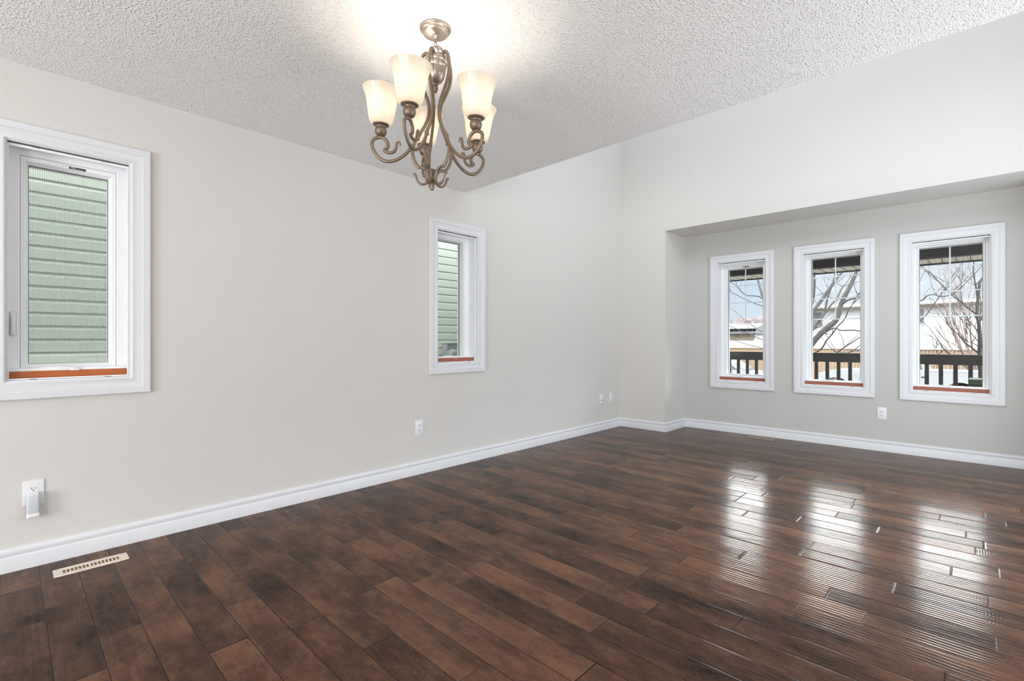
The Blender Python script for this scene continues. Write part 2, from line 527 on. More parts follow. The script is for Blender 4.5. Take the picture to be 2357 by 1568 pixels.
def wall_grid(bm, u, v, holes, d0, d1, put):
    """slab with rectangular holes; put(u, v, d) -> coordinate"""
    us = sorted({u[0], u[1], *[h[0] for h in holes], *[h[1] for h in holes]})
    vs = sorted({v[0], v[1], *[h[2] for h in holes], *[h[3] for h in holes]})
    us = [a for a in us if u[0] <= a <= u[1]]; vs = [a for a in vs if v[0] <= a <= v[1]]
    solid = lambda i, j: 0 <= i < len(us) - 1 and 0 <= j < len(vs) - 1 and not any(
        h[0] < (us[i] + us[i + 1]) / 2 < h[1] and h[2] < (vs[j] + vs[j + 1]) / 2 < h[3] for h in holes)
    V = {}
    def vt(i, j, d):
        k = (i, j, d)
        if k not in V:
            V[k] = bm.verts.new(put(us[i], vs[j], d))
        return V[k]
    for i in range(len(us) - 1):
        for j in range(len(vs) - 1):
            if not solid(i, j):
                continue
            for d in (d0, d1):
                bm.faces.new((vt(i, j, d), vt(i + 1, j, d), vt(i + 1, j + 1, d), vt(i, j + 1, d)))
            for di, dj, a, b in ((-1, 0, (i, j), (i, j + 1)), (1, 0, (i + 1, j), (i + 1, j + 1)), (0, -1, (i, j), (i + 1, j)), (0, 1, (i, j + 1), (i + 1, j + 1))):
                if not solid(i + di, j + dj):
                    bm.faces.new((vt(*a, d0), vt(*b, d0), vt(*b, d1), vt(*a, d1)))

# ------------------------------------------------------------------ the room
XR, YB, YN, YBAY, ZC, YC, ZH = 4.47, -3.5, 5.504, 6.046, 2.44, 2.852, 5.3
BAY0, BAY1, ZS = 0.622, 3.85, 2.436


def struct(name, bm, mat, label, cat, **kw):
    return tag(obj(name, bm, mat, **kw), label, cat, kind='structure')


bm = B(); add_box(bm, -0.2, XR + 0.2, YB - 0.2, YBAY + 0.2, -0.15, 0.0)
struct('floor', bm, 'floor', 'dark brown hand-scraped hardwood plank floor with glossy finish', 'floor')
bm = B(); add_box(bm, 0.0, XR, YB, YC, ZC, ZC + 0.28)
struct('ceiling', bm, 'popcorn', 'low white popcorn ceiling holding the chandelier', 'ceiling')
bm = B(); add_box(bm, -0.2, XR + 0.2, YC - 0.4, YN + 0.9, ZH, ZH + 0.2)
struct('ceiling_upper', bm, 'popcorn', 'high ceiling over the two-storey living area', 'ceiling')
bm = B(); add_box(bm, 0.0, XR, YC - 0.2, YC, ZC + 0.28, ZH)
struct('wall_loft', bm, 'paint', 'upper wall standing above the edge of the low ceiling', 'wall')

W1 = (-0.010, 0.461, 0.905, 2.065)
W2 = (2.540, 3.008, 0.905, 2.065)
W3 = (1.041, 1.587, 0.617, 2.057)
W4 = (1.963, 2.513, 0.617, 2.057)
W5 = (2.883, 3.434, 0.617, 2.057)
bm = B(); wall_grid(bm, (YB - 0.2, YN), (0.0, ZH), [W1, W2], 0.0, -0.2, lambda u, v, d: (d, u, v))
struct('wall_left', bm, 'paint', 'long beige-grey wall with two narrow windows', 'wall')
bm = B(); wall_grid(bm, (-0.2, XR + 0.2), (0.0, ZH), [(BAY0, BAY1, 0.0, ZS)], YN, YBAY, lambda u, v, d: (u, d, v))
struct('wall_front', bm, 'paint', 'tall pale front wall with a dropped header over the window alcove', 'wall')
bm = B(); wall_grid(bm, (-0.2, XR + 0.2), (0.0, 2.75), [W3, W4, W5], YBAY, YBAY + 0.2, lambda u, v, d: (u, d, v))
struct('wall_alcove', bm, 'shaded_paint', 'grey-beige alcove wall holding three white windows in a row', 'wall')
bm = B(); wall_grid(bm, (YB - 0.2, YN), (0.0, ZH), [(3.2, 4.4, 3.3, 4.5), (1.0, 2.7, 0.12, 2.1), (3.1, 5.1, 0.12, 2.1)], XR, XR + 0.2, lambda u, v, d: (d, u, v))  # the two low openings are added for the fill lights
struct('wall_right', bm, 'paint', 'wall on the camera side with a high window and added light openings', 'wall')
bm = B(); wall_grid(bm, (0.0, XR), (0.0, ZC), [(1.27, 2.23, 0.06, 2.1), (3.65, 4.41, 0.06, 2.1)], YB - 0.2, YB, lambda u, v, d: (u, d, v))  # both openings are added for the fill lights
struct('wall_back', bm, 'paint', 'wall behind the camera with two added light openings', 'wall')

# baseboards: one profile swept along each run, mitred at the corners
BASE = [(0.0, 0.0), (0.016, 0.0), (0.016, 0.066), (0.0145, 0.070), (0.0105, 0.073), (0.0125, 0.080), (0.0145, 0.088), (0.0145, 0.095), (0.012, 0.103), (0.007, 0.108), (0.0, 0.110)]


def baseboard(name, path, label):
    """path runs with the room on its right-hand side"""
    bm = B()
    loops = []
    n = len(path)
    P = [Vector((x, y, 0)) for x, y in path]
    nrm = lambda a, b: Vector(((b - a).y, -(b - a).x, 0)).normalized()
    for i in range(n):
        ns = []
        if i: ns.append(nrm(P[i - 1], P[i]))
        if i < n - 1: ns.append(nrm(P[i], P[i + 1]))
        m = sum(ns, Vector()) / len(ns)
        m = m / m.length_squared
        loops.append([P[i] + m * d + Vector((0, 0, z)) for d, z in BASE])
    add_loop_skin(bm, loops, cap0=True, cap1=True)
    struct(name, bm, 'trim', label, 'baseboard', smooth=35)


baseboard('baseboard_left', [(0.0, YB), (0.0, YN), (BAY0, YN), (BAY0, YBAY), (BAY1, YBAY), (BAY1, YN), (XR, YN)], 'white moulded baseboard running along the left wall and round the alcove')
baseboard('baseboard_right', [(XR, YN - 0.02), (XR, YB)], 'white moulded baseboard along the wall on the camera side')

# ------------------------------------------------------------------ windows
CAS = 0.0865


def window(name, rect, wall, label, marg, fm, glass_y, muntins=None, lock=None, sticker=False, sill='sill_wood', screen=False):
    w, h = rect[1] - rect[0], rect[3] - rect[2]
    c = (rect[0] + rect[1]) / 2
    loc, rz = ((0.0, c, rect[2]), math.pi / 2) if wall == 'left' else ((c, YBAY, rect[2]), 0.0)
    root = empty(name, loc, rz, label, 'window', kind='structure')
    x0, x1 = -w / 2, w / 2
    grow = lambda d, dz=None: (x0 - d, x1 + d, -d, h + d)
    # casing: inner cove, fine double step, flat outer band
    bm = B()
    prof = [(0.0, 0.0), (0.0, -0.013), (0.006, -0.0165), (0.012, -0.0165), (0.02, -0.0135), (0.034, -0.0125), (0.044, -0.0155), (0.047, -0.0155), (0.0485, -0.0185), (0.0525, -0.0185), (0.054, -0.0215), (CAS - 0.003, -0.0215), (CAS, -0.0185), (CAS, 0.0)]
    loops = []
    for o, y in prof:
        r = grow(o)
        loops.append([(r[0], y, r[2]), (r[1], y, r[2]), (r[1], y, r[3]), (r[0], y, r[3])])
    add_loop_skin(bm, loops, closed_v=True)
    obj('casing', bm, 'trim', root, smooth=30)
    # jamb lining
    bm = B(); rect_sweep(bm, grow(0.0), grow(-0.006), [(0, -0.006), (0, 0.19), (1, 0.19), (1, -0.006)])
    obj('jamb', bm, 'trim', root)
    # fixed outer frame
    bm = B()
    fr_in = (x0 + fm[0], x1 - fm[1], fm[3], h - fm[2])
    rect_sweep(bm, grow(-0.002), fr_in, [(0, 0.088), (0.93, 0.088), (1, 0.092), (1, 0.185), (0, 0.185)])
    obj('frame', bm, 'vinyl', root)
    # sash with a raised bead round the pane
    gl = (x0 + marg[0], x1 - marg[1], marg[3], h - marg[2])
    bm = B(); rect_sweep(bm, (fr_in[0] + .001, fr_in[1] - .001, fr_in[2] + .001, fr_in[3] - .001), gl, [(0, 0.175), (0, 0.098), (0.06, 0.094), (0.6, 0.094), (0.68, 0.100), (0.9, glass_y - 0.012), (1, glass_y - 0.004), (1, 0.175)])
    sash = obj('sash', bm, 'vinyl', root)
    bm = B(); rect_sweep(bm, (gl[0], gl[1], gl[2], gl[3]), (gl[0] + .0022, gl[1] - .0022, gl[2] + .0015, gl[3] - .0025), [(0, glass_y - 0.003), (1, glass_y - 0.003), (1, glass_y + 0.006), (0, glass_y + 0.006)])
    obj('gasket', bm, 'shade_gap', sash)
    bm = B(); add_box(bm, gl[0] - .006, gl[1] + .006, glass_y, glass_y + 0.005, gl[2] - .006, gl[3] + .006)
    obj('glass', bm, 'glass', root)
    if muntins:
        bm = B()
        t = 0.0055
        xm = (gl[0] + gl[1]) / 2
        zs = [z - rect[2] for z in muntins]
        add_box(bm, xm - t, xm + t, glass_y + .008, glass_y + .015, zs[-1] + t, gl[3])
        for z in zs:
            add_box(bm, gl[0], gl[1], glass_y + .0074, glass_y + .0156, z - t, z + t)
        obj('grille', bm, 'vinyl', root)
    # interior screen frame lying in the opening, with its clips and the dark slot above it
    sf = (x0 + .007, x1 - .007, 0.0075, h - 0.0105)
    bm = B(); rect_sweep(bm, sf, (sf[0] + .005, sf[1] - .005, 0.0135, sf[3] - .013), [(0, 0.012), (1, 0.012), (1, 0.022), (0, 0.022)])
    obj('screen_frame', bm, 'vinyl', root)
    bm = B()
    add_box(bm, sf[0], sf[1], 0.010, 0.020, h - 0.0115, h - 0.0055)
    for sx in (-1, 1):
        add_box(bm, sx * w * .28 - .016, sx * w * .28 + .016, 0.008, 0.014, h - 0.0125, h - 0.0085)
        add_box(bm, sx * w * .30 - .014, sx * w * .30 + .014, 0.008, 0.014, 0.0052, 0.0085)
    obj('screen_clips', bm, 'shade_gap', root)
    # stained strip of the sill between the screen and the sash
    bm = B(); add_box(bm, x0 + .006, x1 - .006, 0.050, 0.086, 0.004, 0.046, 0.001)
    obj('sill_strip', bm, sill, root)
    bm = B(); add_box(bm, x0 + .006, x1 - .006, 0.046, 0.090, 0.046, 0.060, 0.003)
    obj('sill_stop', bm, 'vinyl', root)
    bm = B()
    add_box(bm, -0.006, 0.034, 0.036, 0.062, 0.043, 0.060, 0.006)
    tube(bm, [(0.012, 0.045, 0.056), (-0.05, 0.05, 0.062), (-0.11, 0.06, 0.064)], [0.006, 0.006, 0.005], 8)
    obj('crank_handle', bm, 'plastic', root, smooth=40)
    if lock:
        sx, zc = lock
        bm = B()
        cx_ = sx * (w / 2 - 0.025)
        add_box(bm, cx_ - .0125, cx_ + .0125, 0.074, 0.090, zc - rect[2] - .06, zc - rect[2] + .06, 0.010, 4)
        lk = obj('lock_plate', bm, 'plastic', root, smooth=40)
        bm = B(); add_box(bm, cx_ - .0065, cx_ + .0065, 0.060, 0.076, zc - rect[2] - .052, zc - rect[2] + .04, 0.0055, 3)
        obj('lock_lever', bm, 'plastic', lk, smooth=40)
    if sticker:
        zt = h - fm[2] - (marg[2] - fm[2]) * .45
        bm = B(); add_box(bm, -0.005, 0.06, 0.0925, 0.0945, zt - .006, zt + .006)
        st = obj('label_plate', bm, 'dark', root)
        bm = B()
        add_box(bm, 0.002, 0.02, 0.0918, 0.0924, zt + .001, zt + .0035)
        add_box(bm, 0.002, 0.05, 0.0918, 0.0924, zt - .0035, zt - .002)
        for i, (a, b) in enumerate(((-.012, -.009), (-.02, -.014), (-.026, -.022), (-.034, -.028), (-.055, -.048))):
            add_box(bm, a, b, 0.0920, 0.0942, zt + .002, zt + .0055)
        obj('label_print', bm, 'grey_plastic', st)
    if screen:
        bm = B(); add_box(bm, gl[0] + .002, gl[1] - .002, glass_y - 0.0025, glass_y - 0.0020, gl[2] + .002, gl[3] - .002)
        obj('insect_screen', bm, 'screen', root)
    return root


window('window_1', W1, 'left', 'larger-looking white casement window at the left end of the beige wall', (0.080, 0.080, 0.077, 0.080), (0.050, 0.048, 0.040, 0.045), 0.128, lock=(-1, 1.185), sticker=True, screen=True)
window('window_2', W2, 'left', 'narrow white window in the beige wall facing a meter on green siding', (0.075, 0.095, 0.062, 0.056), (0.060, 0.080, 0.045, 0.045), 0.150, sill='sill_wood_red')
window('window_3', W3, 'bay', 'white casement window nearest the alcove corner with a lock lever', (0.083, 0.066, 0.082, 0.083), (0.055, 0.045, 0.045, 0.045), 0.125, muntins=(1.776, 1.566, 1.350), lock=(1, 0.875), sticker=True, sill='sill_wood_red')
window('window_4', W4, 'bay', 'middle white window of the alcove with thick tree trunks outside', (0.058, 0.050, 0.054, 0.058), (0.040, 0.036, 0.036, 0.040), 0.120, muntins=(1.797, 1.563, 1.338), sill='sill_wood_red')
window('window_5', W5, 'bay', 'white alcove window nearest the camera with a dark green box outside', (0.053, 0.056, 0.056, 0.056), (0.036, 0.038, 0.036, 0.038), 0.120, muntins=(1.805, 1.575, 1.337), sill='sill_wood_red')

# ------------------------------------------------------------------ wall plates
def plate_root(name, u, z, wall, label, cat, group=None):
    loc, rz = ((0.0, u, z), math.pi / 2) if wall == 'left' else ((u, YBAY, z), 0.0)
    return empty(name, loc, rz, label, cat, group)


def plate(root, w=0.0765, h=0.1205):
    bm = B(); add_box(bm, -w / 2, w / 2, -0.006, 0.002, -h / 2, h / 2, 0.0028, 3)
    return obj('cover_plate', bm, 'plastic', root, smooth=40)


def receptacle(root, zc):
    bm = B()
    pts = []
    for k in range(28):
        a = 2 * math.pi * k / 28
        pts.append((0.0172 * math.cos(a), max(-0.0142, min(0.0142, 0.0175 * math.sin(a)))))
    add_loop_skin(bm, [[(x, y, z + zc) for x, z in pts] for y in (-0.004, -0.0075)], cap0=True, cap1=True)
    add_loop_skin(bm, [[(x * 0.97, y, z * 0.97 + zc) for x, z in pts] for y in (-0.0075, -0.0082)], cap1=True)
    r = obj('receptacle', bm, 'plastic', root, smooth=40)
    bm = B()
    add_box(bm, -0.0078, -0.0056, -0.0088, -0.008, zc - .001, zc + .0075)
    add_box(bm, 0.0056, 0.0078, -0.0088, -0.008, zc, zc + .0070)
    lp = [(0.0030 * math.cos(2 * math.pi * k / 14), 0.0030 * math.sin(2 * math.pi * k / 14) + zc - .0065) for k in range(14)]
    add_loop_skin(bm, [[(x, y, z) for x, z in lp] for y in (-0.008, -0.0089)], cap0=True, cap1=True)
    obj('slots', bm, 'dark', r)


def screw(root, zc):
    bm = B()
    lp = [(0.0032 * math.cos(2 * math.pi * k / 14), 0.0032 * math.sin(2 * math.pi * k / 14) + zc) for k in range(14)]
    add_loop_skin(bm, [[(x, y, z) for x, z in lp] for y in (-0.005, -0.0072)], cap0=True, cap1=True)
    obj('screw', bm, 'plastic', root)


def outlet(u, z, wall, label, group=None):
    r = plate_root('wall_outlet', u, z, wall, label, 'outlet', group)
    plate(r); receptacle(r, 0.0195); receptacle(r, -0.0195); screw(r, 0.0)
    return r


outlet(0.0855, 0.359, 'left', 'white wall outlet with a plug-in night light in its lower socket')
outlet(2.357, 0.382, 'left', 'white wall outlet on the beige wall below the narrow window')
outlet(5.280, 0.385, 'left', 'white wall outlet beside the alcove corner, right of a cable jack plate')
outlet(2.6565, 0.378, 'bay', 'white wall outlet on the alcove wall below and between two windows')

r = plate_root('cable_jack_plate', 5.065, 0.387, 'left', 'white cable jack plate with one dark hole, left of an outlet', 'jack plate')
plate(r); screw(r, 0.042)
for nm, rad, zc in (('coax_jack', 0.0062, -0.018), ('phone_jack', 0.0035, 0.014)):
    bm = B()
    lp = [(rad * math.cos(2 * math.pi * k / 16), rad * math.sin(2 * math.pi * k / 16) + zc) for k in range(16)]
    add_loop_skin(bm, [[(x, y, z) for x, z in lp] for y in (-0.005, -0.010)], cap0=True, cap1=True)
    obj(nm, bm, 'dark' if rad > .005 else 'grey_plastic', r)

# plug-in night light hanging in the lower socket of the first outlet
r = empty('night_light', (0.0075, 0.0835, 0.303), math.pi / 2, 'small white plug-in night light hanging from the near-left outlet', 'night light')
bm = B(); add_box(bm, -0.0225, 0.0225, -0.036, -0.003, -0.045, 0.053, 0.008, 3)
obj('housing', bm, 'grey_plastic', r, smooth=40)
bm = B(); add_box(bm, -0.0235, 0.0235, -0.040, -0.005, -0.058, -0.036, 0.007, 3)
obj('lens', bm, 'plastic', r, smooth=40)
bm = B(); add_box(bm, -0.0215, 0.0215, -0.030, -0.002, 0.050, 0.060, 0.004, 3)
obj('cap', bm, 'plastic', r, smooth=40)
bm = B()
for x in (-0.0067, 0.0067):
    add_box(bm, x - .0008, x + .0008, -0.004, 0.0008, 0.033, 0.040)
obj('prongs', bm, 'alloy', r)

# ------------------------------------------------------------------ floor registers
def register(loc, rz, label, mat, inner):
    """long metal grille: rounded plate with two banks of square openings"""
    r = empty('floor_register', loc, rz, label, 'floor vent')
    Lg, Wd, T = 0.286, 0.100, 0.005
    n1, n2 = 7, 8
    bm = B()
    # solid border with clipped corners, then bars between the openings
    op = [( -0.108 + i * 0.0142) for i in range(n1 + n2 + 1)]
    x_in0, x_in1, y_in = op[0], op[-1], 0.0225
    add_box(bm, -Lg / 2, x_in0, -Wd / 2, Wd / 2, 0, T, 0.0018)
    add_box(bm, x_in1, Lg / 2, -Wd / 2, Wd / 2, 0, T, 0.0018)
    add_box(bm, x_in0 - .002, x_in1 + .002, y_in, Wd / 2, 0, T, 0.0018)
    add_box(bm, x_in0 - .002, x_in1 + .002, -Wd / 2, -y_in, 0, T, 0.0018)
    for i, x in enumerate(op):
        hw = 0.0034 if i == n1 else 0.0022
        add_box(bm, x - hw, x + hw, -y_in - .001, y_in + .001, 0.001, T - .0004)
    # round the outer corners
    for v in bm.verts:
        ax, ay = abs(v.co.x) - (Lg / 2 - 0.010), abs(v.co.y) - (Wd / 2 - 0.010)
        if ax > 0 and ay > 0:
            k = (ax + ay - 0.010) / 2
            if k > 0:
                v.co.x -= math.copysign(k, v.co.x); v.co.y -= math.copysign(k, v.co.y)
    obj('grille', bm, mat, r)
    bm = B(); add_box(bm, x_in0, x_in1, -y_in, y_in, 0.0003, 0.0008)
    lv = obj('duct', bm, 'vent_black', r)
    bm = B()
    for i in range(3):
        y = -0.012 + i * 0.015
        add_box(bm, x_in0, x_in1, y - .0045, y + .0045, 0.0010, 0.0024)
    obj('louvers', bm, inner, r)
    return r


register((0.196, 0.285, 0.0), math.pi / 2, 'cream floor register beside the baseboard below the left window', 'cream', 'vent_dark')
register((1.584, 5.882, 0.0), 0.0, 'tan floor register beside the alcove baseboard', 'tan_metal', 'vent_black')

# ------------------------------------------------------------------ chandelier
LAMP_P = Vector((1.656, 1.267, 2.44))
ch = empty('chandelier', LAMP_P, 0.0, 'antique nickel five-arm chandelier with lit frosted glass bell shades', 'chandelier')
AXIS = math.atan(0.060)                                   # the body hangs a little out of plumb
BODY = Matrix.Translation(Vector((1.6296, 1.2798, 1.999)) - LAMP_P) @ Matrix.Rotation(AXIS, 4, 'Y')
PH = 3.954

bm = B(); lathe(bm, [(0.0005, 0), (0.0660, 0), (0.0665, -0.004), (0.0640, -0.010), (0.0575, -0.015), (0.0545, -0.0165), (0.0540, -0.020), (0.0500, -0.026), (0.035, -0.0295), (0.0005, -0.031)], 48)
obj('canopy', bm, 'cup_metal', ch, smooth=40)
bm = B()
lathe(bm, [(0.0005, -0.030), (0.013, -0.030), (0.013, -0.034), (0.008, -0.038), (0.0055, -0.046), (0.0005, -0.047)], 20)
tube(bm, [(0, 0, -0.046), (0.006, 0, -0.053), (0.0, 0, -0.062), (-0.006, 0, -0.053), (0, 0, -0.046)], 0.0018, 6, 4)
obj('hook', bm, 'cup_metal', ch, smooth=40)


def link(bm, a, b, w, twist):
    a, b = Vector(a), Vector(b)
    d = (b - a); ln = d.length; d.normalize()
    s = d.orthogonal().normalized()
    s = Matrix.Rotation(twist, 3, d) @ s
    pts = []
    for k in range(17):
        t_ = 2 * math.pi * k / 16
        pts.append(a + d * (ln / 2 - math.cos(t_) * (ln / 2 + .003)) + s * math.sin(t_) * w)
    tube(bm, pts, 0.0016, 6, caps=False)


ring_top = BODY @ Vector((0.0, 0.0, 0.372))
path = [Vector((0.0, 0, -0.060)), Vector((0.002, 0, -0.078)), Vector((0.013, 0.006, -0.092)), Vector((0.024, 0.016, -0.103)), Vector((0.026, 0.020, -0.121)), Vector((0.010, 0.012, -0.110)), ring_top + Vector((0.002, 0.002, 0))]
for i in range(len(path) - 1):
    bm = B(); link(bm, path[i], path[i + 1], 0.0058, (i % 2) * math.pi / 2)
    obj('chain_link', bm, 'cup_metal', ch, smooth=180)
bm = B(); tube(bm, [(0.003, 0.002, -0.045), (0.006, 0.004, -0.075), (0.020, 0.012, -0.088), (0.036, 0.024, -0.105), (0.034, 0.026, -0.122), (0.012, 0.012, -0.132)], 0.0017, 6, 5)
obj('lamp_wire', bm, 'cup_metal', ch, smooth=180)
bm = B()
pts = [(0.024 * math.cos(2 * math.pi * k / 28), 0.0, 0.352 + 0.024 * math.sin(2 * math.pi * k / 28)) for k in range(29)]
tube(bm, pts, 0.0020, 6, caps=False)
obj('hanging_ring', bm, 'cup_metal', ch, smooth=180, xf=BODY @ Matrix.Rotation(0.75, 4, 'Z'))

bm = B(); lathe(bm, [(0.0005, 0.336), (0.020, 0.335), (0.036, 0.330), (0.0455, 0.324), (0.0500, 0.316), (0.0515, 0.308), (0.0495, 0.303), (0.0460, 0.301), (0.0450, 0.292), (0.0425, 0.283), (0.0405, 0.281), (0.0405, 0.272), (0.0390, 0.255), (0.0340, 0.238), (0.0250, 0.224), (0.0150, 0.2165), (0.0105, 0.2145)], 48)
obj('centre_cup', bm, 'cup_metal', ch, smooth=40, xf=BODY)
bm = B(); lathe(bm, [(0.0105, 0.2155), (0.0120, 0.212), (0.0105, 0.208), (0.0075, 0.2065), (0.0098, 0.199), (0.0105, 0.193), (0.0080, 0.184), (0.0035, 0.176), (0.0005, 0.173)], 24)
obj('cup_finial', bm, 'metal', ch, smooth=40, xf=BODY)

STRAP = [(0.026, 0.318), (0.031, 0.332), (0.044, 0.340), (0.058, 0.331), (0.068, 0.306), (0.0725, 0.270), (0.069, 0.235), (0.058, 0.200), (0.043, 0.166), (0.030, 0.135), (0.0245, 0.100), (0.028, 0.068), (0.0395, 0.036), (0.055, 0.008), (0.0700, -0.021)]
LOWER = [(0.0718, -0.0221), (0.0836, -0.0434), (0.0899, -0.0697), (0.0886, -0.0929), (0.0805, -0.1183), (0.068, -0.1384), (0.0586, -0.1487)]
LOWER2 = [(0.0580, -0.1440), (0.044, -0.1470), (0.0308, -0.1540), (0.0208, -0.1684), (0.0157, -0.1847), (0.0169, -0.2003), (0.0252, -0.2111), (0.0388, -0.217), (0.0535, -0.2137), (0.0644, -0.2029), (0.0705, -0.1877), (0.0731, -0.1775), (0.0785, -0.1726), (0.0823, -0.179)]
LAMPARM = [(0.0640, 0.000), (0.0725, -0.022), (0.082, -0.0433), (0.0979, -0.066), (0.1197, -0.092), (0.147, -0.1132), (0.1723, -0.1244), (0.198, -0.1279), (0.2233, -0.1205), (0.2462, -0.1), (0.2617, -0.0735), (0.2650, -0.0509), (0.258, -0.0377), (0.2450, -0.0300), (0.2295, -0.0271), (0.2137, -0.0309), (0.2022, -0.0421), (0.1965, -0.0563), (0.1980, -0.0704), (0.2135, -0.0816)]
TAIL = [(0.2155, -0.0800), (0.2028, -0.0873), (0.1887, -0.0906), (0.1743, -0.0878), (0.1645, -0.079), (0.1605, -0.0658), (0.1592, -0.0528), (0.156, -0.0443), (0.1499, -0.0419), (0.145, -0.0468), (0.1434, -0.0571)]
SHADE_OUT = [(0.034, 0.0280), (0.0430, 0.0315), (0.0495, 0.0430), (0.0542, 0.0610), (0.0583, 0.0881), (0.0625, 0.1170), (0.0680, 0.1420), (0.0740, 0.1590), (0.0790, 0.1690), (0.0818, 0.1755)]


def arm_part(name, prof, r, mat, parent, k, steps=5, taper=None):
    pts = [(r_, 0, z_) for r_, z_ in prof]
    rr = r
    if taper:
        n = len(pts)
        rr = [r * (1 - (1 - taper) * max(0, (i / (n - 1) - 0.35) / 0.65)) for i in range(n)]
    bm_ = B(); tube(bm_, pts, rr, 10, steps, flat=0.85)
    return obj(name, bm_, mat, parent, smooth=50, xf=BODY @ Matrix.Rotation(PH + k * 2 * math.pi / 5, 4, 'Z'))


for k in range(5):
    rot = BODY @ Matrix.Rotation(PH + k * 2 * math.pi / 5, 4, 'Z')
    arm = arm_part('arm', STRAP, 0.0076, 'metal', ch, k)
    arm_part('lower_scroll', LOWER, 0.0072, 'metal', arm, k)
    arm_part('scroll_curl', LOWER2, 0.0070, 'metal', arm, k, taper=0.45)
    arm_part('lamp_scroll', LAMPARM, 0.0075, 'metal', arm, k)
    arm_part('curled_tail', TAIL, 0.0068, 'metal', arm, k, taper=0.45)
    bm = B()
    add_box(bm, 0.0625, 0.0800, -0.0075, 0.0075, -0.0300, -0.0120, 0.002)
    obj('collar', bm, 'metal', arm, smooth=40, xf=rot)
    # lamp holder: ball, flared gallery
    T = rot @ Matrix.Translation((0.2285, 0, 0))
    bm = B(); lathe(bm, [(0.0005, -0.0275), (0.0065, -0.0270), (0.0080, -0.0240), (0.0160, -0.0210), (0.0225, -0.0130), (0.0255, -0.0020), (0.0240, 0.0085), (0.0200, 0.0150), (0.0215, 0.0190), (0.0290, 0.0225), (0.0345, 0.0245), (0.0350, 0.0275), (0.0320, 0.0285), (0.0005, 0.0280)], 32)
    hold = obj('lamp_holder', bm, 'metal', ch, smooth=40, xf=T)
    bm = B()
    lathe(bm, [(0.0005, 0.0275), (0.0145, 0.0275), (0.0145, 0.055), (0.0125, 0.058), (0.0005, 0.058)], 20)
    obj('socket', bm, 'plastic', hold, smooth=40, xf=T)
    ins = [(max(0.001, r_ - 0.003), z_ + (0.0025 if i < 2 else 0)) for i, (r_, z_) in enumerate(SHADE_OUT)]
    bm = B(); lathe(bm, [(0.0145, 0.0275)] + SHADE_OUT + [(0.0822, 0.1768), (0.0805, 0.1772)] + list(reversed(ins[:-1])) + [(0.0145, 0.0305)], 48, close=True)
    sh = obj('shade', bm, 'shade', ch, smooth=50, xf=T)
    sh['label'] = 'glowing frosted glass bell shade'
    bm = B(); bmesh.ops.create_icosphere(bm, subdivisions=2, radius=0.0225, matrix=Matrix.Translation((0, 0, 0.108)) @ Matrix.Diagonal((1, 1, 1.25, 1)))
    obj('bulb', bm, 'bulb', hold, smooth=180, xf=T)
bm = B()
lathe(bm, [(0.0005, -0.150), (0.010, -0.150), (0.013, -0.158), (0.010, -0.176), (0.0145, -0.188), (0.0145, -0.196), (0.009, -0.202), (0.011, -0.214), (0.011, -0.232), (0.007, -0.240), (0.0005, -0.242)], 20)
obj('bottom_finial', bm, 'metal', ch, smooth=40, xf=BODY)

# ------------------------------------------------------------------ outside: side yard
def make_siding_wall(name, label, X, y0, y1, z0, z1, course):
    prof = []
    n = int((z1 - z0) / course)
    for i in range(n):                       # Dutch lap: recessed upper third, raised face, undercut lip
        zt = z0 + (n - i) * course
        prof += [(X, zt), (X + 0.003, zt - 0.001), (X + 0.0045, zt - course * 0.12), (X + 0.0145, zt - course * 0.30), (X + 0.0165, zt - course + 0.0015), (X + 0.0150, zt - course)]
    prof += [(X, z0), (X - 0.2, z0), (X - 0.2, z0 + n * course)]
    bm_ = B()
    add_loop_skin(bm_, [[(x, y, z) for x, z in prof] for y in (y0, y1)], cap0=True, cap1=True)
    return obj(name, bm_, 'green_siding')


nh = make_siding_wall('neighbour_house_wall', '', -2.4, -6.0, 10.0, -0.8, 6.2, 0.113)
bm = B(); add_box(bm, -2.38, -0.5, 9.7, 10.0, -0.8, 4.2); add_box(bm, -0.62, -0.5, 6.27, 9.7, -0.8, 4.2)  # added screens keep the bright sky band off the siding
struct('light_blocker_side_yard', bm, 'green_siding', 'unseen L-shaped screen added to keep sky glow off the side yard', 'wall')
tag(nh, 'pale green lapped siding of the neighbouring house outside the side windows', 'house wall')
bm = B(); add_box(bm, -2.5, -1.75, -6.0, 10.0, 5.35, 5.5)  # added slab narrows the sky over the side yard
struct('sky_blocker_1', bm, 'house_trim', 'unseen slab added to cut sky light, neighbour side of the yard', 'light blocker')
bm = B(); add_box(bm, -0.85, -0.2, -6.0, 8.4, 5.35, 5.5)  # matching added slab on the near side, also blocks sky
struct('sky_blocker_2', bm, 'house_trim', 'unseen slab added to cut sky light, near side of the yard', 'light blocker')
bm = B(); add_box(bm, XR + 0.2, XR + 2.6, 2.0, 6.2, 4.62, 4.75)  # added slab limits sky light through the high window
struct('sky_blocker_3', bm, 'house_trim', 'unseen slab added to cut sky light at the high window', 'light blocker')
r = empty('utility_meter', (-2.3835, 4.62, 0.93), math.pi / 2, 'grey utility meter box with a round dome on the green siding', 'meter')
bm = B(); add_box(bm, -0.160, 0.030, -0.125, 0.0, -0.30, 0.135, 0.004)
obj('meter_box', bm, 'meter_grey', r)
bm = B(); add_box(bm, -0.162, -0.155, -0.120, -0.005, -0.29, 0.125); add_box(bm, -0.165, 0.035, -0.135, 0.0, 0.135, 0.145, 0.002)
obj('box_flange', bm, 'meter_white', r)
bm = B()
lathe(bm, [(0.100, 0.0), (0.100, 0.02), (0.088, 0.024), (0.086, 0.075), (0.076, 0.092), (0.0005, 0.097)], 36)
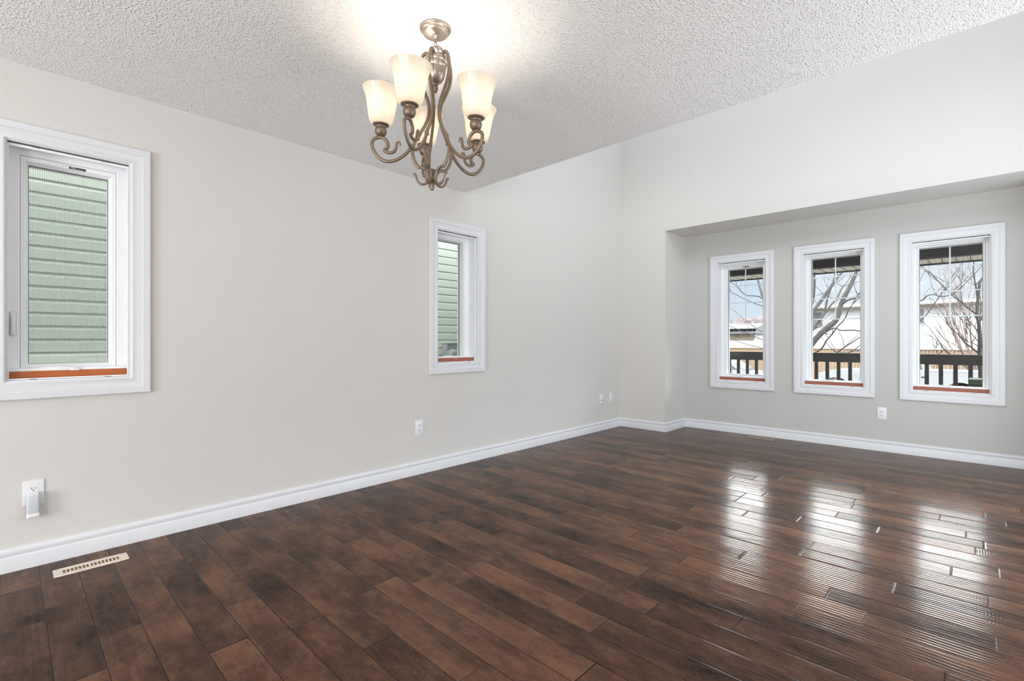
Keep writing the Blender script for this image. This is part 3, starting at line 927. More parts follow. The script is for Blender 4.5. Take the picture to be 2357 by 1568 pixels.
obj('dome', bm, 'meter_white', r, smooth=40, xf=Matrix.Translation((-0.085, -0.125, -0.045)) @ Matrix.Rotation(math.pi / 2, 4, 'X'))
bm = B()
add_box(bm, -0.073, -0.030, -0.2235, -0.2215, -0.020, -0.010)
add_box(bm, -0.097, -0.083, -0.2235, -0.2215, -0.022, -0.008)
add_box(bm, -0.130, -0.115, -0.2235, -0.2215, -0.016, -0.009)
obj('dial_print', bm, 'dark', r)

# ------------------------------------------------------------------ outside: front porch
DECK = -0.12
bm = B(); add_box(bm, -1.0, 6.0, 6.246, 8.05, -0.16, DECK); add_box(bm, -1.0, 6.0, 8.0, 8.05, -1.2, -0.16)
struct('floor_porch', bm, 'deck', 'grey board floor of the front porch', 'porch floor')
po = empty('porch_roof', (2.0, 7.2, 2.105), 0.0, 'front porch roof with black-brown beam and ribbed beige soffit outside the alcove windows', 'porch roof')
def pbox(name, mat, x0, x1, y0, y1, z0, z1, bev=0.0):
    bm_ = B(); add_box(bm_, x0 - 2.0, x1 - 2.0, y0 - 7.2, y1 - 7.2, z0 - 2.105, z1 - 2.105, bev)
    return obj(name, bm_, mat, po)
pbox('beam', 'black_wood', -1.0, 6.0, 7.86, 7.97, 2.121, 2.50, 0.004)
pbox('porch_ceiling', 'black_wood', -1.0, 6.0, 6.246, 7.9, 2.48, 2.54)
so = pbox('soffit', 'porch_soffit', -1.0, 6.0, 7.97, 8.44, 2.125, 2.145)
pbox('fascia', 'black_wood', -1.0, 6.0, 8.44, 8.465, 2.105, 2.30)
pbox('roof_covering', 'shingle', -1.2, 6.2, 6.246, 8.50, 2.54, 2.60)
bm = B()
for i in range(54):
    x = -1.0 + i * 0.13
    add_box(bm, x - .004 - 2.0, x + .004 - 2.0, 7.97 - 7.2, 8.44 - 7.2, 2.121 - 2.105, 2.127 - 2.105)
    add_box(bm, x - .018 - 2.0, x + .018 - 2.0, 8.415 - 7.2, 8.442 - 7.2, 2.118 - 2.105, 2.127 - 2.105)
obj('seams', bm, 'black_wood', so)

rail = empty('porch_railing', (2.0, 7.9, DECK), 0.0, 'black-brown wooden porch railing with square balusters outside the alcove windows', 'railing')
bm = B(); add_box(bm, -3.0, 4.0, -0.025, 0.025, 0.812 - DECK, 0.938 - DECK, 0.004); obj('top_rail', bm, 'black_wood', rail)
bm = B(); add_box(bm, -3.0, 4.0, -0.02, 0.02, 0.10, 0.19, 0.004); obj('bottom_rail', bm, 'black_wood', rail)
for x in (-2.95, 3.95):
    bm = B(); add_box(bm, x - .05, x + .05, -0.05, 0.05, 0.0, 1.12, 0.006); obj('post', bm, 'black_wood', rail)
bal_me = None
for i in range(36):
    x = 0.1355 + 0.1315 * i
    if bal_me is None:
        bm = B(); add_box(bm, -0.0205, 0.0205, -0.019, 0.019, 0.18, 0.82 - DECK, 0.002)
        b = obj('baluster', bm, 'black_wood', rail); bal_me = b
    else:
        b = bal_me.copy(); COL.objects.link(b); b.parent = rail
    b.location = (x - 2.0, 0, 0)

r = empty('storage_bin', (3.40, 7.40, DECK), 0.0, 'dark green lidded box on the porch before the railing', 'bin')
bm = B(); add_box(bm, -0.115, 0.35, -0.16, 0.16, 0.0, 0.74, 0.012); obj('bin_body', bm, 'green_bin', r)
bm = B(); add_box(bm, -0.122, 0.357, -0.167, 0.167, 0.74, 0.806, 0.012); obj('lid', bm, 'green_bin', r)

# ------------------------------------------------------------------ outside: street side
bm = B()
loops = [[(-60, y, z), (60, y, z)] for y, z in ((8.05, -1.0), (19.0, -1.28), (19.2, -1.36), (28.5, -1.36), (28.7, -1.26), (90.0, -1.2))]
add_loop_skin(bm, loops, closed_u=False)
bmesh.ops.solidify(bm, geom=bm.faces[:], thickness=0.05)
struct('ground_front', bm, 'lawn', 'dry winter lawn falling away to the street', 'ground')
bm = B(); add_box(bm, -60, 60, 19.2, 28.5, -1.40, -1.352)
struct('street', bm, 'asphalt', 'grey asphalt street beyond the porch', 'street')
bm = B(); add_box(bm, -2.4, -0.2, -8, 10, -0.85, -0.8)
struct('ground_side', bm, 'lawn', 'narrow side yard between the two houses', 'ground')
bm = B(); add_box(bm, -0.5, XR + 0.5, -7.2, YB - 0.2, 2.40, 2.50)  # added slab, stops sun entering from behind the camera
struct('sun_blocker_back', bm, 'house_trim', 'unseen slab added to keep the sun out of the back openings', 'roof')

bm = B(); add_box(bm, XR + 0.2, XR + 4.2, -0.5, 5.6, 2.2, 2.3)  # added slab, holds back sky light from the low openings
struct('sky_blocker_right', bm, 'house_trim', 'unseen slab added to cut sky light at the camera-side openings', 'roof')

fn = empty('cedar_fence', (-2.0, 30.0, -1.26), 0.0, 'orange cedar fence across the street in front of the white house', 'fence')
bm = B()
for i in range(150):
    x = -11.0 + i * 0.145
    add_box(bm, x - .068, x + .068, -0.012, 0.012, 0.05, 1.93)
obj('boards', bm, 'fence', fn)
bm = B(); add_box(bm, -11.1, 10.9, -0.06, 0.05, 1.93, 1.97); add_box(bm, -11.1, 10.9, 0.012, 0.05, 0.3, 0.39)
add_box(bm, -11.1, 10.9, -0.05, -0.012, 1.70, 1.79)
obj('cap_rail', bm, 'fence', fn)

hs = empty('white_house', (2.0, 38.0, -1.2), 0.0, 'white lap-sided house with a grey shingle roof across the street', 'house')
def hbox(name, mat, x0, x1, y0, y1, z0, z1, parent=None):
    bm_ = B(); add_box(bm_, x0 - 2, x1 - 2, y0 - 38, y1 - 38, z0 + 1.2, z1 + 1.2)
    return obj(name, bm_, mat, parent or hs)
hbox('wall', 'white_siding', -6.0, 12.0, 36.0, 46.0, -1.3, 3.2)
bm = B()
add_loop_skin(bm, [[(x - 2, y - 38, z + 1.2) for y, z in ((35.4, 3.34), (41.0, 8.0), (46.6, 3.34), (46.6, 3.22), (41.0, 7.85), (35.4, 3.22))] for x in (-6.6, 12.6)], cap0=True, cap1=True)
obj('roof', bm, 'shingle', hs)
hbox('gutter', 'house_trim', -6.6, 12.6, 35.28, 35.42, 3.18, 3.36)
hbox('eave_soffit', 'beige_soffit', -6.6, 12.6, 35.42, 36.0, 3.14, 3.18)
for x0, x1 in ((0.35, 1.25), (-4.6, -3.7), (6.0, 7.2)):
    wf = hbox('window_frame', 'house_trim', x0 - .08, x1 + .08, 35.95, 36.02, 2.02, 3.02)
    hbox('pane', 'pane_dark', x0, x1, 35.93, 35.96, 2.10, 2.94, wf)
    hbox('meeting_rail', 'house_trim', x0, x1, 35.92, 35.95, 2.46, 2.52, wf)

gh = empty('white_garage', (-13.0, 47.0, -1.2), 0.0, 'low white garage with a tan band far behind the cedar fence', 'garage')
def gbox(name, mat, x0, x1, y0, y1, z0, z1):
    bm_ = B(); add_box(bm_, x0 + 13, x1 + 13, y0 - 47, y1 - 47, z0 + 1.2, z1 + 1.2)
    return obj(name, bm_, mat, gh)
gbox('wall', 'white_siding', -16.5, -10.6, 45.0, 50.0, -1.3, 1.75)
gbox('garage_door', 'house_trim', -15.2, -11.4, 44.94, 45.0, -1.2, 1.15)
gbox('band', 'tan_garage', -16.6, -10.5, 44.90, 45.05, 1.22, 1.72)
gbox('gutter', 'house_trim', -16.8, -10.3, 44.5, 44.65, 1.95, 2.25)
bm = B()
add_loop_skin(bm, [[(x + 13, y - 47, z + 1.2) for y, z in ((44.5, 2.2), (47.5, 2.75), (50.5, 2.2), (50.5, 1.75), (44.5, 1.75))] for x in (-16.8, -10.3)], cap0=True, cap1=True)
obj('roof', bm, 'shingle', gh)

# ------------------------------------------------------------------ vehicles
def wheel(parent, x, y, z, R, w):
    bm_ = B(); prof = [(R * .62, -w / 2), (R * .93, -w / 2), (R, -w * .32), (R, w * .32), (R * .93, w / 2), (R * .62, w / 2)]
    lathe(bm_, prof, 36, close=True)
    X = Matrix.Translation((x, y, z)) @ Matrix.Rotation(math.pi / 2, 4, 'X')
    t_ = obj('wheel', bm_, 'tyre', parent, smooth=35, xf=X)
    bm_ = B(); lathe(bm_, [(0.0005, w * .34), (R * .16, w * .36), (R * .2, w * .2)], 24)
    for k in range(6):
        bmx = bmesh.new(); add_box(bmx, R * .12, R * .64, -R * .085, R * .085, w * .15, w * .32)
        bmesh.ops.transform(bmx, matrix=Matrix.Rotation(k * math.pi / 3, 4, 'Z'), verts=bmx.verts)
        me_ = bpy.data.meshes.new('spoke'); bmx.to_mesh(me_); bmx.free(); bm_.from_mesh(me_); bpy.data.meshes.remove(me_)
    lathe(bm_, [(R * .64, w * .34), (R * .60, w * .1), (R * .60, -w * .3), (R * .64, -w * .3)], 36)
    obj('rim', bm_, 'alloy', t_, smooth=35, xf=X)


def side_body(name, prof, arches, y0, y1, mat, parent, taper=0.0, zt=1.0):
    """car body from a side outline: prof upper outline from front to rear, with round wheel arches cut from the sill"""
    low = []
    for cx_, R, zs in arches:
        seg = [(cx_ + R * math.cos(a), zs + R * math.sin(a)) for a in [math.pi * k / 14 for k in range(15)]]
        low += seg
    # lower edge runs from rear to front
    out = list(prof) + low
    bm_ = B()
    loops = []
    for y, s in ((y0, 1 - taper), (y0 + .05, 1.0), (y1 - .05, 1.0), (y1, 1 - taper)):
        cxm = sum(p[0] for p in out) / len(out)
        loops.append([(x if s == 1 else cxm + (x - cxm) * (1 - taper * .3), y, z) for x, z in out])
    add_loop_skin(bm_, loops)
    for lp in (loops[0], loops[-1]):
        vs = [bm_.verts.new(p) for p in lp]
        bm_.faces.new(vs)
    bmesh.ops.remove_doubles(bm_, verts=bm_.verts, dist=1e-5)
    bmesh.ops.triangulate(bm_, faces=[f for f in bm_.faces if len(f.verts) > 4])
    return obj(name, bm_, mat, parent, smooth=30)


ZG = -1.352
tk = empty('pickup_truck', (0.95, 24.9, ZG), 0.0, 'white pickup truck parked along the street behind the porch railing', 'pickup truck')
# local x: front at -2.45, wheels at -1.80 and 2.00
prof = [(-2.45, 0.45), (-2.47, 0.95), (-2.38, 1.12), (-1.9, 1.24), (-0.95, 1.30), (-0.90, 1.32), (1.10, 1.33), (1.16, 1.335), (3.02, 1.335), (3.06, 1.30), (3.05, 0.55), (2.75, 0.45), (2.49, 0.45)]
side_body('body', prof, [(2.0, 0.49, 0.45), (-1.80, 0.49, 0.45)], -0.95, 0.95, 'white_car', tk, 0.02)
bm = B()
add_loop_skin(bm, [[(-0.92, y * .97, 1.30), (-0.30, y * .86, 1.84), (0.95, y * .86, 1.86), (1.12, y * .97, 1.32)] for y in (-0.92, 0.92)], cap0=True, cap1=True)
obj('cab', bm, 'white_car', tk)
for s in (-1, 1):
    for xs in (((-0.62, 1.36), (-0.20, 1.76), (0.12, 1.77), (0.12, 1.36)), ((0.20, 1.36), (0.20, 1.77), (0.86, 1.78), (0.96, 1.36))):
        yy = lambda z: s * (0.92 * (.97 - .11 * (z - 1.30) / .55) + .006)
        bm = B(); add_loop_skin(bm, [[(x, yy(z) - s * d, z) for x, z in xs] for d in (0.0, 0.02)], cap0=True, cap1=True)
        obj('side_glass', bm, 'car_glass', tk)
bm = B(); add_loop_skin(bm, [[(-0.90 - d, -0.80, 1.34), (-0.36 - d, -0.72, 1.80), (-0.36 - d, 0.72, 1.80), (-0.90 - d, 0.80, 1.34)] for d in (0.0, 0.02)], cap0=True, cap1=True)
obj('windscreen', bm, 'car_glass', tk)
for x in (-1.80, 2.0):
    for s in (-1, 1):
        wheel(tk, x, s * 0.84, 0.41, 0.41, 0.26)
for cx_ in (-1.80, 2.0):
    bm = B()
    pts = [(cx_ + .51 * math.cos(math.pi * k / 14), -0.955, 0.45 + .51 * math.sin(math.pi * k / 14)) for k in range(15)]
    tube(bm, pts, 0.022, 6)
    obj('arch_moulding', bm, 'white_car', tk, smooth=40)
for x in (0.0, 0.92):
    bm = B(); add_box(bm, x, x + .20, -1.0, -0.94, 1.085, 1.115, 0.01); obj('door_handle', bm, 'tyre', tk)
for x in (-0.72, 0.17, 1.13):
    bm = B(); add_box(bm, x - .008, x + .008, -0.954, -0.94, 0.5, 1.32)
    obj('door_seam', bm, 'meter_grey', tk)
bm = B(); add_box(bm, 1.16, 3.04, -0.956, -0.93, 1.30, 1.345)
obj('bed_rail_cap', bm, 'meter_grey', tk)
bm = B(); add_loop_skin(bm, [[(-1.20, y, 1.12), (-0.95, y, 1.12), (-0.98, y, 0.86), (-1.08, y, 0.98)] for y in (-0.962, -0.94)], cap0=True, cap1=True)
obj('fender_vent', bm, 'meter_grey', tk)
bm = B(); add_box(bm, -0.72, -0.56, -1.15, -0.93, 1.36, 1.56, 0.03); obj('mirror', bm, 'white_car', tk)
bm = B(); add_box(bm, -2.48, -2.30, -0.90, -0.55, 0.90, 1.08, 0.03); obj('headlight', bm, 'alloy', tk)

cr_ = empty('white_car', (-5.45, 24.7, ZG), 0.0, 'white car with a tinted windscreen parked ahead of the pickup truck', 'car')
prof = [(2.30, 0.40), (2.32, 0.75), (2.15, 0.92), (0.95, 1.05), (-1.6, 1.10), (-2.2, 1.02), (-2.28, 0.70), (-2.25, 0.40), (-1.83, 0.38)]
side_body('body', prof, [(-1.40, 0.40, 0.36), (1.40, 0.40, 0.36)][::1], -0.88, 0.88, 'white_car', cr_, 0.02)
bm = B(); add_loop_skin(bm, [[(1.00, y, 1.03), (0.25, y * .84, 1.50), (-1.2, y * .84, 1.50), (-1.9, y, 1.06)] for y in (-0.84, 0.84)], cap0=True, cap1=True)
obj('cabin', bm, 'white_car', cr_)
for s in (-1, 1):
    yy = lambda z: s * (0.84 * (1 - .16 * (z - 1.03) / .47) + .006)
    for xs in (((0.72, 1.08), (0.22, 1.44), (-0.42, 1.45), (-0.42, 1.08)), ((-0.50, 1.08), (-0.50, 1.45), (-1.12, 1.44), (-1.60, 1.10))):
        bm = B(); add_loop_skin(bm, [[(x, yy(z) - s * d, z) for x, z in xs] for d in (0, .02)], cap0=True, cap1=True)
        obj('side_glass', bm, 'car_glass', cr_)
bm = B(); add_loop_skin(bm, [[(1.00 + d, -.76, 1.05), (0.30 + d, -.66, 1.47), (0.30 + d, .66, 1.47), (1.00 + d, .76, 1.05)] for d in (0, .02)], cap0=True, cap1=True)
obj('windscreen', bm, 'car_glass', cr_)
for x in (-1.40, 1.40):
    for s in (-1, 1):
        wheel(cr_, x, s * 0.78, 0.33, 0.33, 0.21)

# ------------------------------------------------------------------ bare trees: (x, y, z, radius) along each limb
STREET_TREE = [
    [(0.58,11.90,0.02,0.072),(0.66,11.96,0.59,0.067),(0.77,12.01,1.01,0.062),(1.03,12.07,1.36,0.057),(1.21,12.12,1.54,0.052),(1.29,12.18,1.89,0.047),(1.40,12.23,2.17,0.042),(1.49,12.29,2.41,0.037),(1.56,12.34,2.66,0.032),(1.63,12.40,3.06,0.028)],
    [(0.65,12.00,0.68,0.055),(0.58,12.10,1.15,0.051),(0.62,12.20,1.49,0.047),(0.72,12.30,1.71,0.043),(0.82,12.40,1.90,0.039),(0.93,12.50,2.10,0.035),(1.05,12.60,2.35,0.031),(1.15,12.70,2.52,0.027),(1.26,12.80,2.74,0.023),(1.36,12.90,3.07,0.019)],
    [(0.68,12.10,0.96,0.039),(0.73,12.28,1.33,0.035),(0.84,12.47,1.56,0.031),(0.93,12.65,1.76,0.028),(1.02,12.83,1.96,0.024),(1.06,13.02,2.06,0.020),(1.15,13.20,2.35,0.017)],
    [(0.87,12.30,1.55,0.025),(0.94,12.44,1.75,0.022),(0.96,12.58,2.02,0.019),(1.00,12.72,2.24,0.017),(1.04,12.86,2.52,0.014),(1.06,13.00,2.83,0.011)],
    [(0.62,12.00,1.06,0.039),(0.72,11.94,1.43,0.035),(0.79,11.88,1.75,0.031),(0.86,11.82,2.07,0.027),(0.89,11.76,2.34,0.023),(0.89,11.70,2.61,0.019)],
    [(1.28,12.20,1.85,0.019),(1.40,12.08,1.94,0.018),(1.52,11.97,1.97,0.017),(1.67,11.85,2.00,0.015),(1.89,11.73,2.03,0.014),(2.24,11.62,1.89,0.013),(2.60,11.50,1.83,0.012),(2.71,11.38,1.91,0.010),(2.81,11.27,1.92,0.009),(2.94,11.15,1.87,0.008),(3.10,11.03,1.93,0.007),(3.28,10.92,2.14,0.006),(3.42,10.80,2.32,0.004)],
    [(1.03,12.00,1.28,0.018),(1.15,11.92,1.35,0.017),(1.25,11.85,1.37,0.015),(1.36,11.77,1.32,0.014),(1.55,11.69,1.32,0.014),(1.69,11.62,1.30,0.013),(1.98,11.54,1.25,0.012),(2.35,11.46,1.31,0.010),(2.61,11.38,1.46,0.009),(2.72,11.31,1.59,0.008),(2.81,11.23,1.75,0.008),(2.90,11.15,1.89,0.007),(3.04,11.08,2.17,0.006),(3.18,11.00,2.41,0.004)],
    [(0.78,11.80,0.78,0.019),(0.94,11.74,0.88,0.018),(1.05,11.68,0.97,0.017),(1.14,11.62,1.13,0.015),(1.24,11.56,1.24,0.014),(1.34,11.50,1.39,0.013),(1.47,11.44,1.53,0.012),(1.54,11.38,1.70,0.010),(1.62,11.32,1.82,0.009),(1.71,11.26,1.98,0.008),(1.82,11.20,2.09,0.007)],
    [(1.12,11.60,0.70,0.017),(1.33,11.48,0.86,0.014),(1.48,11.36,0.98,0.013),(1.63,11.24,1.08,0.010),(1.76,11.12,1.17,0.009),(1.98,11.00,1.26,0.007)],
    [(1.34,11.60,0.71,0.012),(1.54,11.50,0.88,0.010),(1.65,11.40,0.94,0.009),(1.74,11.30,1.02,0.007),(1.96,11.20,1.14,0.006)],
    [(0.60,12.00,1.15,0.036),(0.18,12.10,1.65,0.034),(-0.11,12.20,1.91,0.032),(-0.26,12.30,2.10,0.030),(-0.36,12.40,2.35,0.029),(-0.44,12.50,2.57,0.026),(-0.54,12.60,2.85,0.025)],
    [(-0.19,12.30,2.00,0.017),(-0.32,12.26,2.14,0.015),(-0.47,12.23,2.18,0.014),(-0.62,12.19,2.20,0.013),(-0.74,12.15,2.33,0.012),(-0.79,12.11,2.41,0.010),(-0.82,12.07,2.46,0.009),(-0.96,12.04,2.54,0.008),(-1.12,12.00,2.64,0.007)],
    [(0.16,12.20,1.65,0.014),(-0.10,12.14,1.84,0.013),(-0.20,12.09,1.90,0.012),(-0.39,12.03,1.99,0.011),(-0.56,11.97,2.08,0.010),(-0.74,11.91,2.20,0.009),(-0.83,11.86,2.25,0.008),(-0.85,11.80,2.34,0.007)],
    [(0.60,12.00,1.06,0.012),(0.22,11.96,1.20,0.011),(-0.16,11.92,1.31,0.010),(-0.28,11.89,1.39,0.009),(-0.42,11.85,1.50,0.008),(-0.51,11.81,1.58,0.007),(-0.60,11.77,1.68,0.006),(-0.73,11.74,1.81,0.005),(-0.84,11.70,1.87,0.004)],
    [(0.60,12.00,0.96,0.012),(0.22,11.95,1.08,0.012),(-0.15,11.90,1.13,0.010),(-0.34,11.85,1.22,0.010),(-0.46,11.80,1.28,0.009),(-0.56,11.75,1.31,0.009),(-0.67,11.70,1.39,0.008),(-0.83,11.65,1.47,0.007),(-0.98,11.60,1.54,0.007)],
    [(0.60,12.00,0.85,0.010),(0.22,11.96,0.84,0.009),(-0.15,11.91,0.93,0.009),(-0.30,11.87,0.98,0.008),(-0.52,11.83,1.04,0.007),(-0.70,11.79,1.11,0.007),(-0.84,11.74,1.18,0.006),(-1.01,11.70,1.26,0.006)],
    [(-0.46,11.80,1.29,0.007),(-0.45,11.80,1.41,0.006),(-0.45,11.80,1.49,0.005),(-0.58,11.80,1.50,0.004),(-0.75,11.80,1.46,0.003)],
    [(-0.82,12.20,2.42,0.007),(-0.85,12.20,2.55,0.005),(-0.89,12.20,2.68,0.003)],
    [(-0.74,12.20,2.31,0.006),(-0.76,12.20,2.41,0.004),(-0.71,12.20,2.51,0.003),(-0.71,12.20,2.62,0.002)],
    [(2.88,11.00,1.85,0.006),(2.80,11.00,2.04,0.004),(2.75,11.00,2.27,0.003),(2.65,11.00,2.41,0.002)],
    [(3.03,11.00,2.06,0.006),(2.88,11.00,2.18,0.005),(2.77,11.00,2.28,0.004),(2.68,11.00,2.39,0.003),(2.59,11.00,2.51,0.002)],
    [(2.94,11.10,1.95,0.007),(3.04,11.13,2.09,0.005),(3.11,11.17,2.25,0.004),(3.18,11.20,2.41,0.002)],
    [(3.04,11.10,1.94,0.007),(3.18,11.13,2.09,0.005),(3.31,11.17,2.27,0.004),(3.39,11.20,2.36,0.002)],
    [(2.82,11.00,1.90,0.006),(2.88,11.00,1.97,0.005),(2.96,11.00,2.06,0.004),(3.10,11.00,2.16,0.003),(3.23,11.00,2.24,0.002)],
    [(2.73,11.10,1.75,0.006),(2.82,11.10,1.68,0.005),(2.96,11.10,1.70,0.004),(3.18,11.10,1.78,0.003),(3.42,11.10,1.82,0.002)],
    [(2.63,11.00,2.13,0.004),(2.68,11.00,2.27,0.004),(2.71,11.00,2.33,0.003),(2.77,11.00,2.40,0.002)],
    [(2.76,11.10,1.87,0.004),(2.79,11.10,1.76,0.004),(2.88,11.10,1.70,0.003),(3.01,11.10,1.69,0.003),(3.28,11.10,1.72,0.002),(3.42,11.10,1.67,0.002)],
    [(2.73,11.10,1.71,0.004),(2.76,11.10,1.60,0.003),(2.90,11.10,1.57,0.003),(3.04,11.10,1.62,0.002),(3.31,11.10,1.66,0.002)],
    [(2.69,11.10,1.83,0.003),(2.70,11.10,1.93,0.003),(2.76,11.10,2.02,0.002),(2.80,11.10,2.06,0.002)],
]
YOUNG_TREE = [
    [(3.39,9.90,0.37,0.033),(3.39,9.90,0.62,0.031),(3.38,9.90,0.88,0.029),(3.38,9.90,1.14,0.026),(3.37,9.90,1.36,0.025),(3.35,9.90,1.49,0.022),(3.36,9.90,1.71,0.020),(3.38,9.90,1.97,0.018)],
    [(3.38,9.90,0.91,0.012),(3.29,9.85,1.01,0.011),(3.22,9.80,1.08,0.009),(3.16,9.75,1.19,0.008),(3.12,9.70,1.23,0.007),(3.06,9.65,1.31,0.005),(3.04,9.60,1.34,0.004)],
    [(3.36,9.90,0.75,0.010),(3.19,9.87,0.81,0.008),(3.07,9.84,0.89,0.008),(2.99,9.81,0.98,0.007),(2.94,9.79,1.08,0.006),(2.89,9.76,1.19,0.005),(2.84,9.73,1.28,0.004),(2.79,9.70,1.35,0.003)],
    [(2.99,9.80,0.98,0.005),(2.93,9.78,1.04,0.004),(2.88,9.75,1.10,0.003),(2.85,9.72,1.17,0.002),(2.82,9.70,1.26,0.002)],
    [(3.38,9.90,1.01,0.007),(3.31,9.97,1.07,0.006),(3.24,10.05,1.10,0.005),(3.17,10.12,1.17,0.004),(3.09,10.20,1.19,0.002)],
    [(3.35,9.90,1.42,0.007),(3.31,9.90,1.49,0.006),(3.27,9.90,1.43,0.005),(3.24,9.90,1.47,0.004),(3.19,9.90,1.56,0.002)],
    [(3.37,9.90,1.20,0.008),(3.33,9.94,1.30,0.007),(3.27,9.98,1.40,0.006),(3.22,10.02,1.45,0.005),(3.15,10.06,1.50,0.004),(3.12,10.10,1.55,0.002)],
    [(3.38,9.90,1.07,0.007),(3.30,9.88,1.20,0.006),(3.25,9.85,1.30,0.005),(3.19,9.83,1.41,0.004),(3.15,9.80,1.47,0.002)],
    [(3.36,9.90,1.38,0.009),(3.41,9.90,1.42,0.006),(3.45,9.90,1.52,0.004)],
    [(3.33,9.90,0.81,0.006),(3.22,9.83,0.89,0.005),(3.15,9.77,1.01,0.005),(3.08,9.70,1.07,0.004),(3.01,9.63,1.12,0.004),(2.94,9.57,1.23,0.003),(2.89,9.50,1.32,0.002)],
    [(3.31,9.90,0.96,0.006),(3.29,9.90,1.07,0.005),(3.28,9.90,1.20,0.004),(3.29,9.90,1.33,0.003),(3.28,9.90,1.43,0.002)],
    [(3.38,9.90,0.98,0.012),(3.43,9.90,1.07,0.008),(3.47,9.90,1.20,0.005)],
    [(3.12,9.80,1.04,0.004),(3.12,9.80,1.14,0.003),(3.10,9.80,1.23,0.002),(3.11,9.80,1.33,0.002)],
    [(2.98,9.80,0.99,0.003),(2.93,9.80,0.90,0.002),(2.90,9.80,1.00,0.002)],
    [(3.16,9.80,1.19,0.004),(3.14,9.80,1.27,0.003),(3.13,9.80,1.34,0.002),(3.12,9.80,1.41,0.002)],
    [(3.25,9.90,1.10,0.004),(3.25,9.90,1.20,0.003),(3.22,9.90,1.29,0.002)],
]


def limb_mesh(limbs, n=7, steps=3):
    bm_ = B()
    for lb in limbs:
        tube(bm_, [p[:3] for p in lb], [p[3] for p in lb], n, steps)
    return bm_


def grow(limbs, rnd, start, direction, length, radius, depth, spread=0.6, up=0.25):
    """a wandering limb with side shoots, appended to limbs"""
    p = Vector(start); d = Vector(direction).normalized()
    pts = []
    n = 5
    for i in range(n):
        pts.append((p.x, p.y, p.z, radius * (1 - 0.65 * i / (n - 1))))
        d = (d + Vector((rnd.uniform(-.22, .22), rnd.uniform(-.22, .22), rnd.uniform(-.1, .2)))).normalized()
        p = p + d * (length / (n - 1))
    limbs.append(pts)
    if depth > 0:
        for k in range(rnd.choice((3, 4, 4))):
            q = pts[rnd.choice((1, 2, 3, 3, 4))]
            nd = (d + Vector((rnd.uniform(-1, 1), rnd.uniform(-1, 1), rnd.uniform(-.5, .8))) * spread + Vector((0, 0, up))).normalized()
            grow(limbs, rnd, q[:3], nd, length * rnd.uniform(.5, .75), q[3] * .6, depth - 1, spread, up)


rnd = random.Random(7)
bx, by, bz = STREET_TREE[0][0][:3]
limbs = list(STREET_TREE)
limbs.append([(bx - .10, by + .05, -1.15, .15), (bx - .06, by + .03, -0.7, .12), (bx, by, bz, .072)])
for j in (1, 2, 4):
    q = STREET_TREE[j][0]
    limbs.append([(bx - .06, by + .03, -0.7, .09), ((bx + q[0]) / 2, (by + q[1]) / 2, (bz + q[2]) / 2 - .1, .07), q])
for j in (0, 1, 4, 10):                                     # the crown goes on above the porch roof
    q = STREET_TREE[j][-1]
    grow(limbs, rnd, q[:3], (rnd.uniform(-.4, .4), rnd.uniform(-.1, .4), 1), 2.2, q[3], 2)
for j in (1, 2, 3, 7, 8):                                   # fine side twigs
    for k in range(7):
        q = STREET_TREE[j][rnd.randrange(1, len(STREET_TREE[j]))]
        grow(limbs, rnd, q[:3], (rnd.uniform(-1, 1), rnd.uniform(-.5, .5), rnd.uniform(-.2, 1)), rnd.uniform(.3, .8), .008, 1 if k < 2 else 0)
tag(obj('bare_tree', limb_mesh(limbs), 'bark', smooth=60), 'large bare grey tree leaning behind the middle alcove window', 'tree')

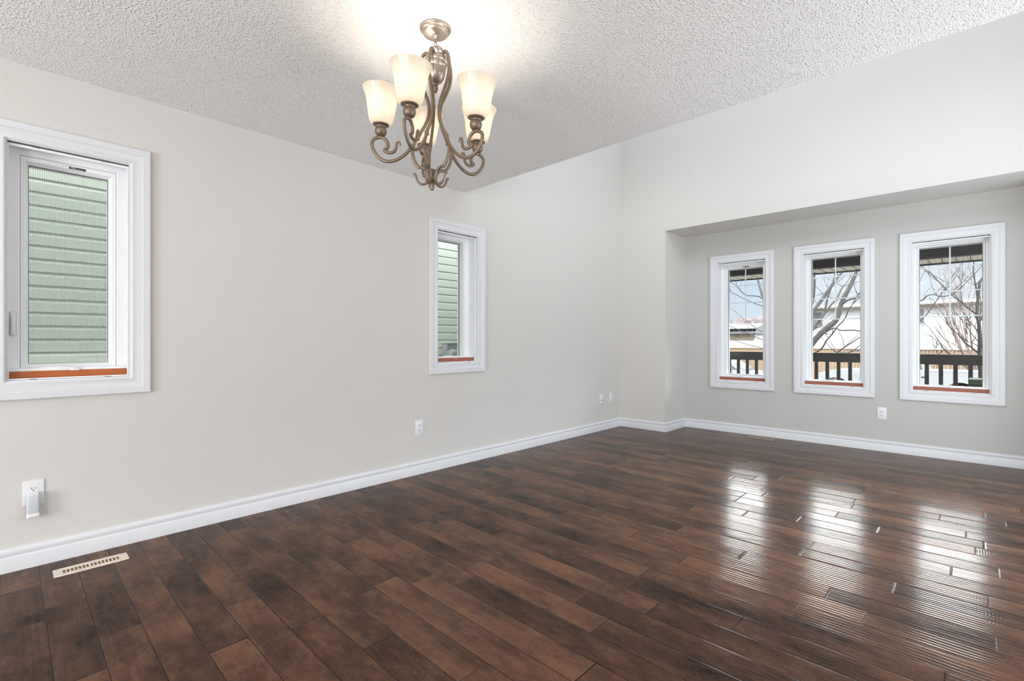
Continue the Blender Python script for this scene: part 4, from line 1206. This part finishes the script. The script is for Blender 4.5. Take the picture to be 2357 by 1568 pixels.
limbs = list(YOUNG_TREE)
q = YOUNG_TREE[0][0]
limbs.append([(q[0] + .02, q[1], -1.1, .045), (q[0], q[1], q[2], .033)])
for k in range(46):
    lb = YOUNG_TREE[rnd.randrange(1, len(YOUNG_TREE))]
    s = lb[rnd.randrange(1, len(lb))]
    grow(limbs, rnd, s[:3], (rnd.uniform(-.9, .3), rnd.uniform(-.4, .4), rnd.uniform(.1, 1)), rnd.uniform(.15, .45), .0045, 0)
for k in range(5):
    s = YOUNG_TREE[0][4 + k % 4]
    grow(limbs, rnd, s[:3], (rnd.uniform(-.6, .8), rnd.uniform(-.5, .5), .8), 0.9, .012, 2)
tag(obj('bare_tree', limb_mesh(limbs, 5), 'dark_twig', smooth=60), 'slim young bare tree behind the alcove window nearest the camera', 'tree')

RADF = 0.03
def shrub_tree(x, y, z, h, n, mat, label, seed, depth=3, cat='tree'):
    rn = random.Random(seed)
    lm = []
    for k in range(n):
        grow(lm, rn, (x + rn.uniform(-.15, .15), y + rn.uniform(-.15, .15), z), (rn.uniform(-.45, .45), rn.uniform(-.4, .4), 1), h * rn.uniform(.45, .6), RADF * h / 5, depth, .55, .35)
    tag(obj('bare_tree', limb_mesh(lm, 4, 1), mat), label, cat)

shrub_tree(3.6, 28.4, -1.25, 8.5, 4, 'red_twig', 'tall reddish bare tree in front of the white house roof', 3)
shrub_tree(-11.0, 36.0, -1.25, 5.2, 5, 'haze_twig', 'pale bare tree behind the cedar fence near the garage', 5)
shrub_tree(-6.6, 31.9, -1.25, 3.6, 7, 'red_twig', 'brownish bare shrub tree behind the cedar fence beside the white house', 9)

# a distant band of leafless woods: nobody could count the trees in it
rn = random.Random(12)
bm = B()
for k in range(420):
    x = rn.uniform(-45, 10); y = rn.uniform(66, 74); h = rn.uniform(3.6, 5.6)
    r_ = rn.uniform(.5, 1.1)
    mt = Matrix.Translation((x, y, -1.2 + h - r_ * 1.6)) @ Matrix.Diagonal((r_ * 1.3, r_ * 1.1, r_ * 1.7, 1))
    bmesh.ops.create_icosphere(bm, subdivisions=2, radius=1.0, matrix=mt)
for v in bm.verts:
    v.co += Vector((rn.uniform(-.16, .16), rn.uniform(-.16, .16), rn.uniform(-.2, .2)))
add_box(bm, -46, 11, 72, 74, -1.3, 1.8)
tag(obj('distant_woods', bm, 'haze_twig'), 'distant band of pinkish-brown leafless woods on the horizon', 'woods', kind='stuff')
